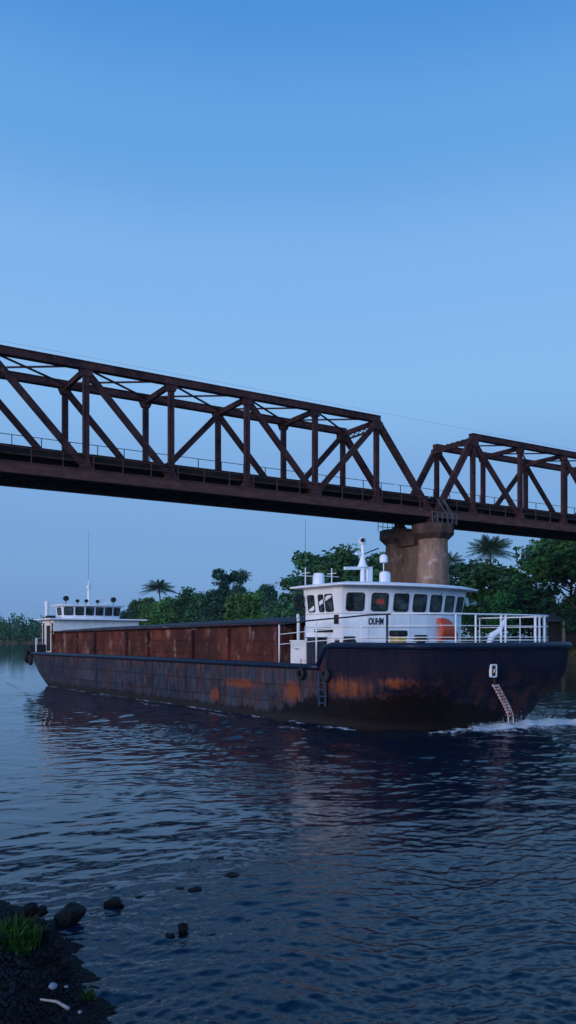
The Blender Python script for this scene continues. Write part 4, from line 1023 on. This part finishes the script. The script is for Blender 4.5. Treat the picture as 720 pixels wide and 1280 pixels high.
# ------------------------------------------------------------------ trees
def tree_mesh(kind,seed):
    r=np.random.default_rng(seed); rr=random.Random(seed)
    H=12.; mb=MB(); lean=rr.uniform(-.6,.6)
    top=Vector((lean,rr.uniform(-.4,.4),H*.62)); mb.tube([(0,0,-1),(lean*.3,0,H*.3),top],[.28,.2,.1],8)
    nc=34 if kind!='ragged' else 22
    cl=[]
    for k in range(nc):
        a=rr.uniform(0,6.28); e=rr.uniform(-.35,1); rad=rr.uniform(.35,1)
        if kind=='spread': c=Vector((4.6*rad*math.cos(a),4.6*rad*math.sin(a),H*.66+H*.24*e*(1.25-rad)))
        elif kind=='ragged': c=Vector((3.0*rad*math.cos(a),3.0*rad*math.sin(a),H*.7+H*.26*e))
        elif kind=='bush': c=Vector((4.2*rad*math.cos(a)*(1-.25*max(e,0)),4.2*rad*math.sin(a)*(1-.25*max(e,0)),H*.5+H*.42*e*(1.1-.5*rad)))
        else: c=Vector((3.6*rad*math.cos(a)*(1-.4*max(e,0)),3.6*rad*math.sin(a)*(1-.4*max(e,0)),H*.58+H*.36*e))
        cl.append((c,rr.uniform(.8,1.7)*(0.75 if kind=='ragged' else 1)))
    for c,s in cl[:14]:
        m=Vector((lean*.7,0,H*rr.uniform(.28,.55))); mid_=(m+c)/2+Vector((0,0,-.4)); mb.tube([m,mid_,c],[.1,.07,.03],5)
    nl=210
    P=[];
    for c,s in cl:
        d=r.normal(size=(nl,3)); d/=np.linalg.norm(d,axis=1)[:,None]; q=s*(r.uniform(.25,1.,nl)**.5)[:,None]
        p=np.array(c)+d*q*np.array([1.15,1.15,.72])*(1+.35*np.sin(d[:,:1]*5+seed)); P.append(p)
    P=np.concatenate(P); m_=len(P); keep=P[:,2]>.6; P=P[keep]; m_=len(P)
    sz=(r.uniform(.11,.30,m_)*np.repeat(r.uniform(.7,1.5,len(cl)),nl)[keep])[:,None]; a=r.normal(size=(m_,3)); a/=np.linalg.norm(a,axis=1)[:,None]; b=r.normal(size=(m_,3)); b[:,2]*=.5; b=np.cross(a,b); b/=np.linalg.norm(b,axis=1)[:,None]
    a[:,2]*=.6
    V=np.stack([P-a*sz*1.2,P-b*sz*.6,P+a*sz*1.2,P+b*sz*.6],1).reshape(-1,3); F=np.arange(4*m_).reshape(-1,4)
    return mb,V,F,H
def palm_mesh(seed,nf=44,fl=2.5,H=12.):
    rr=random.Random(seed); mb=MB(); pts=[];rad=[]
    bx=rr.uniform(-1,1)
    for k in range(9): q=k/8; pts.append((bx*q*q,0.3*math.sin(q*2),-1+(H-fl*.45+1)*q)); rad.append(.15-.06*q)
    mb.tube(pts,rad,8); top=Vector(pts[-1]); V=[];F=[]
    for k in range(nf):
        a=6.283*k/nf+rr.uniform(-.15,.15); el=rr.uniform(-.2,1.5); L=fl*rr.uniform(.85,1.1); dh=Vector((math.cos(a),math.sin(a),0)); side=Vector((-math.sin(a),math.cos(a),0)); prev=None; M_=22
        for q in range(M_+1):
            t=q/M_; p=top+dh*(L*(t*math.cos(el)+.15*t*t))+Vector((0,0,L*(t*math.sin(el)-.40*t*t*(1.1-.3*math.sin(el)))))
            if prev is not None:
                b0=len(V); V += [prev+side*.03,prev-side*.03,p-side*.02,p+side*.02]; F.append((b0,b0+1,b0+2,b0+3))
                if q>2:
                    ln=.95*math.sin(math.pi*min(1,t*.9+.12))**.7*(fl/3.6)
                    for sg in (1,-1):
                        tip=p+side*sg*ln*.8+dh*ln*.45+Vector((0,0,-ln*rr.uniform(.4,.95))); b0=len(V); dd=(p-prev)*.36
                        V += [p-dd,p+dd,tip+dd*.15,tip-dd*.15]; F.append((b0,b0+1,b0+2,b0+3))
            prev=p
    return mb,np.array([tuple(v) for v in V]),np.array(F),H
protos={}
def proto(kind,seed,leaf):
    key=(kind,seed,leaf)
    if key not in protos:
        if kind=='palm': mb,V,F,H=palm_mesh(seed)
        elif kind=='palm2': mb,V,F,H=palm_mesh(seed,22,2.0)
        else: mb,V,F,H=tree_mesh(kind,seed)
        t=mb.build('trunk',M['trunk'],None,smooth=True); c=mesh_np('crown',V,F,M[leaf]); me=(t.data,c.data)
        bpy.data.objects.remove(t); bpy.data.objects.remove(c); top=float(np.percentile(V[:,2],99.7)); protos[key]=(me[0],me[1],top)
    return protos[key]
def tree(px,Z,ytop,kind,seed,leaf,label,wide=1.,cat='tree',group='jungle trees on the far bank'):
    tm,cm_,top=proto(kind,seed,leaf); h=hgt(ytop,Z); g0=1.2; s=(h-g0)/top
    e=empty({'palm':'palm_tree','palm2':'palm_tree','bush':'broadleaf_bush'}.get(kind,'jungle_tree'),(ray(px,Z),Z,g0),random.uniform(0,6.28))
    e.scale=(s*wide,s*wide,s); tag(e,label,cat,group)
    for nm,d in (('trunk',tm),('crown',cm_)):
        o=bpy.data.objects.new(nm,d); COL.objects.link(o); o.parent=e
T=tree
T(163,246,757,'bush',1,'leaf_c','low dark tree just right of the far wheelhouse, at the left end of the jungle')
T(176,238,750,'round',2,'leaf_a','second tree from the left end of the jungle, beneath the leftmost palm')
T(201,230,724,'palm',3,'palm_leaf','leftmost coconut palm rising above the trees behind the barge',1.4)
T(192,226,748,'bush',4,'leaf_b','bushy tree directly under and left of the leftmost palm')
T(214,220,746,'bush',5,'leaf_b','bright bushy tree right below the leftmost palm')
T(236,210,737,'round',1,'leaf_a','rounded dark tree midway between the leftmost palm and the tall ragged tree')
T(256,204,741,'bush',2,'leaf_a','broad green tree left of the tall ragged tree')
T(275,200,738,'round',3,'leaf_c','dark tree tucked against the left side of the tall ragged tree')
T(289,200,713,'ragged',4,'leaf_c','tall ragged dark tree next to the small palm behind the middle of the barge',.8)
T(303,204,709,'palm2',6,'palm_leaf','small palm beside the tall ragged tree',1.2)
T(306,185,741,'bush',7,'leaf_b','bright green bushy tree under the small palm')
T(326,186,736,'bush',8,'leaf_b','bright green tree behind the cargo cover, right of the small palm')
T(339,178,731,'ragged',9,'leaf_c','thin dark tree with an open crown left of the wheelhouse trees',.7)
T(352,168,743,'bush',4,'leaf_a','low green tree above the near end of the cargo cover')
T(376,160,722,'round',5,'leaf_a','tree just left of the near wheelhouse antennas')
T(398,152,706,'bush',8,'leaf_a','dense tree right behind the near wheelhouse roof antennas')
T(406,156,690,'ragged',2,'leaf_a','tall open-crowned tree above the near wheelhouse roof, left one of two')
T(428,150,700,'bush',1,'leaf_c','dense tree between the two tall trees above the wheelhouse roof')
T(450,146,683,'spread',3,'leaf_a','tall tree left of the pier, right behind the radar mast')
T(470,138,712,'bush',5,'leaf_a','dark tree touching the left edge of the concrete pier')
T(573,128,706,'bush',4,'leaf_c','dark tree touching the right edge of the concrete pier')
T(566,134,688,'palm2',16,'palm_leaf','half hidden small palm at the right edge of the concrete pier')
T(594,126,704,'round',2,'leaf_c','rounded tree between the pier and the large right palm')
T(617,132,669,'palm',13,'palm_leaf','large coconut palm under the right bridge span',1.12)
T(616,121,704,'bush',7,'leaf_a','dense tree below the large right palm')
T(644,120,716,'round',8,'leaf_c','tree just right of the large right palm')
T(662,115,722,'bush',1,'leaf_a','low bushy tree filling the gap left of the big overhanging tree')
T(712,113,667,'spread',4,'leaf_a','big spreading tree reaching up to the bridge underside at the right',.85)
T(728,105,668,'spread',9,'leaf_b','bright spreading tree cut by the right picture edge')
T(590,110,748,'bush',2,'leaf_a','low bush behind the bow railing, left of the davit')
T(622,109,742,'bush',3,'leaf_b','low bush behind the bow railing, above the davit')
T(655,110,740,'palm2',21,'leaf_b','low fan-leaved young palm behind the right end of the bow railing',1.3)
T(640,112,738,'bush',6,'leaf_c','dark bush left of the low young palm')
T(668,116,735,'ragged',7,'leaf_c','small tree with pale bent trunk beside the shore hut',.9)
T(724,108,742,'bush',8,'leaf_a','bush growing over the roof end of the shore hut')

# undergrowth and far wood: uncountable masses of leaves
def leafmass(name,samples,mat,kind='stuff',seed=2):
    P=np.array([s[:3] for s in samples]); S=np.array([s[3] for s in samples])[:,None]; r=np.random.default_rng(seed); m_=len(P)
    a=r.normal(size=(m_,3)); a/=np.linalg.norm(a,axis=1)[:,None]; b=np.cross(a,r.normal(size=(m_,3))); b/=np.linalg.norm(b,axis=1)[:,None]
    V=np.stack([P-a*S,P-b*S*.6,P+a*S,P+b*S*.6],1).reshape(-1,3); o=mesh_np(name,V,np.arange(4*m_).reshape(-1,4),mat); tag(o,kind=kind); return o
smp=[]
def walk(line,step):
    for a,b in zip(line[:-1],line[1:]):
        m=max(1,int(math.dist(a,b)/step)); d=Vector((b[0]-a[0],b[1]-a[1],0)).normalized(); nr_=Vector((d.y,-d.x,0))
        for k in range(m): t=k/m; yield a[0]+(b[0]-a[0])*t,a[1]+(b[1]-a[1])*t,nr_
line=shore[1:8]
for x,y,nr_ in walk(line,1.6):
    for q in range(3):
        d=random.uniform(8,18); hh=random.uniform(1.6,4.6)+d*.2; cx,cy=x+nr_.x*d,y+nr_.y*d
        if nr_.y<0: cx,cy=x-nr_.x*d,y-nr_.y*d
        for _ in range(85):
            v=Vector((random.gauss(0,1),random.gauss(0,1),random.gauss(0,1))).normalized()*random.uniform(.5,1)
            smp.append((cx+v.x*1.7,cy+v.y*1.7,2.4+hh*(.5+.5*v.z),random.uniform(.12,.32)))
leafmass('bank_undergrowth',smp,M['leaf_a'])
smp=[]
for x,y,nr_ in walk(shore[1:5],.5):
    for q in range(14):
        d=random.uniform(.3,9.5); s=1 if nr_.y>0 else -1
        smp.append((x+s*nr_.x*d,y+s*nr_.y*d,min(3.0,.1+d*.32)+random.uniform(0,.5),random.uniform(.1,.25)))
leafmass('bank_grass',smp,M['dry_leaf'],seed=5)
smp=[]
for x,y,nr_ in walk(shore[8:13],5.0):
    s=1 if nr_.y>0 else -1
    for q in range(4):
        d=random.uniform(1,34); H_=random.uniform(11,17) if random.random()<.8 else 19; R_=random.uniform(3.5,6); cx,cy=x+s*nr_.x*d,y+s*nr_.y*d
        for _ in range(150):
            v=Vector((random.gauss(0,1),random.gauss(0,1),random.gauss(0,1))).normalized()*random.uniform(.6,1)
            smp.append((cx+v.x*R_,cy+v.y*R_,max(.2,H_*(.5+.53*v.z)-.4),random.uniform(.5,1.1)))
leafmass('distant_wood',smp,M['leaf_a'],seed=8)

# hut on the shore
Z=109; hx=ray(694,Z); hut=empty('shore_hut',(hx,Z,2.4),.15); tag(hut,'dark open hut with a pale tin roof among the trees at the right bank','hut')
m=MB(); m.add([(-2.9,-2.4,3.2),(2.9,-2.4,3.2),(2.9,0,4.3),(-2.9,0,4.3),(2.9,2.4,3.2),(-2.9,2.4,3.2)],[(0,1,2,3),(3,2,4,5)]); o=m.build('roof',M['tin'],hut); md=o.modifiers.new('s','SOLIDIFY'); md.thickness=.08
MB().box(-2.5,2.5,-1.2,1.9,0,3.15).build('wall',M['wood_dark'],hut)
for x in (-2.4,.1,2.4): MB().bar((x,-2.1,0),(x,-2.1,3.2),.32,.32).build('post',M['wood_post'],hut)

# dusk air: closed box round camera and scene, even density
hz=MB().box(-1700,900,-60,1300,-3,60).build('haze',None,None); tag(hz,kind='stuff')
m=bpy.data.materials.new('haze'); m.use_nodes=True; nt=m.node_tree; nt.nodes.clear(); out=nt.nodes.new('ShaderNodeOutputMaterial'); pv_=nt.nodes.new('ShaderNodeVolumePrincipled')
pv_.inputs['Color'].default_value=(.6,.75,.95,1); pv_.inputs['Density'].default_value=.00009; nt.links.new(pv_.outputs[0],out.inputs['Volume']); hz.data.materials.append(m)
HAZE=True
if not HAZE: bpy.data.objects.remove(hz)
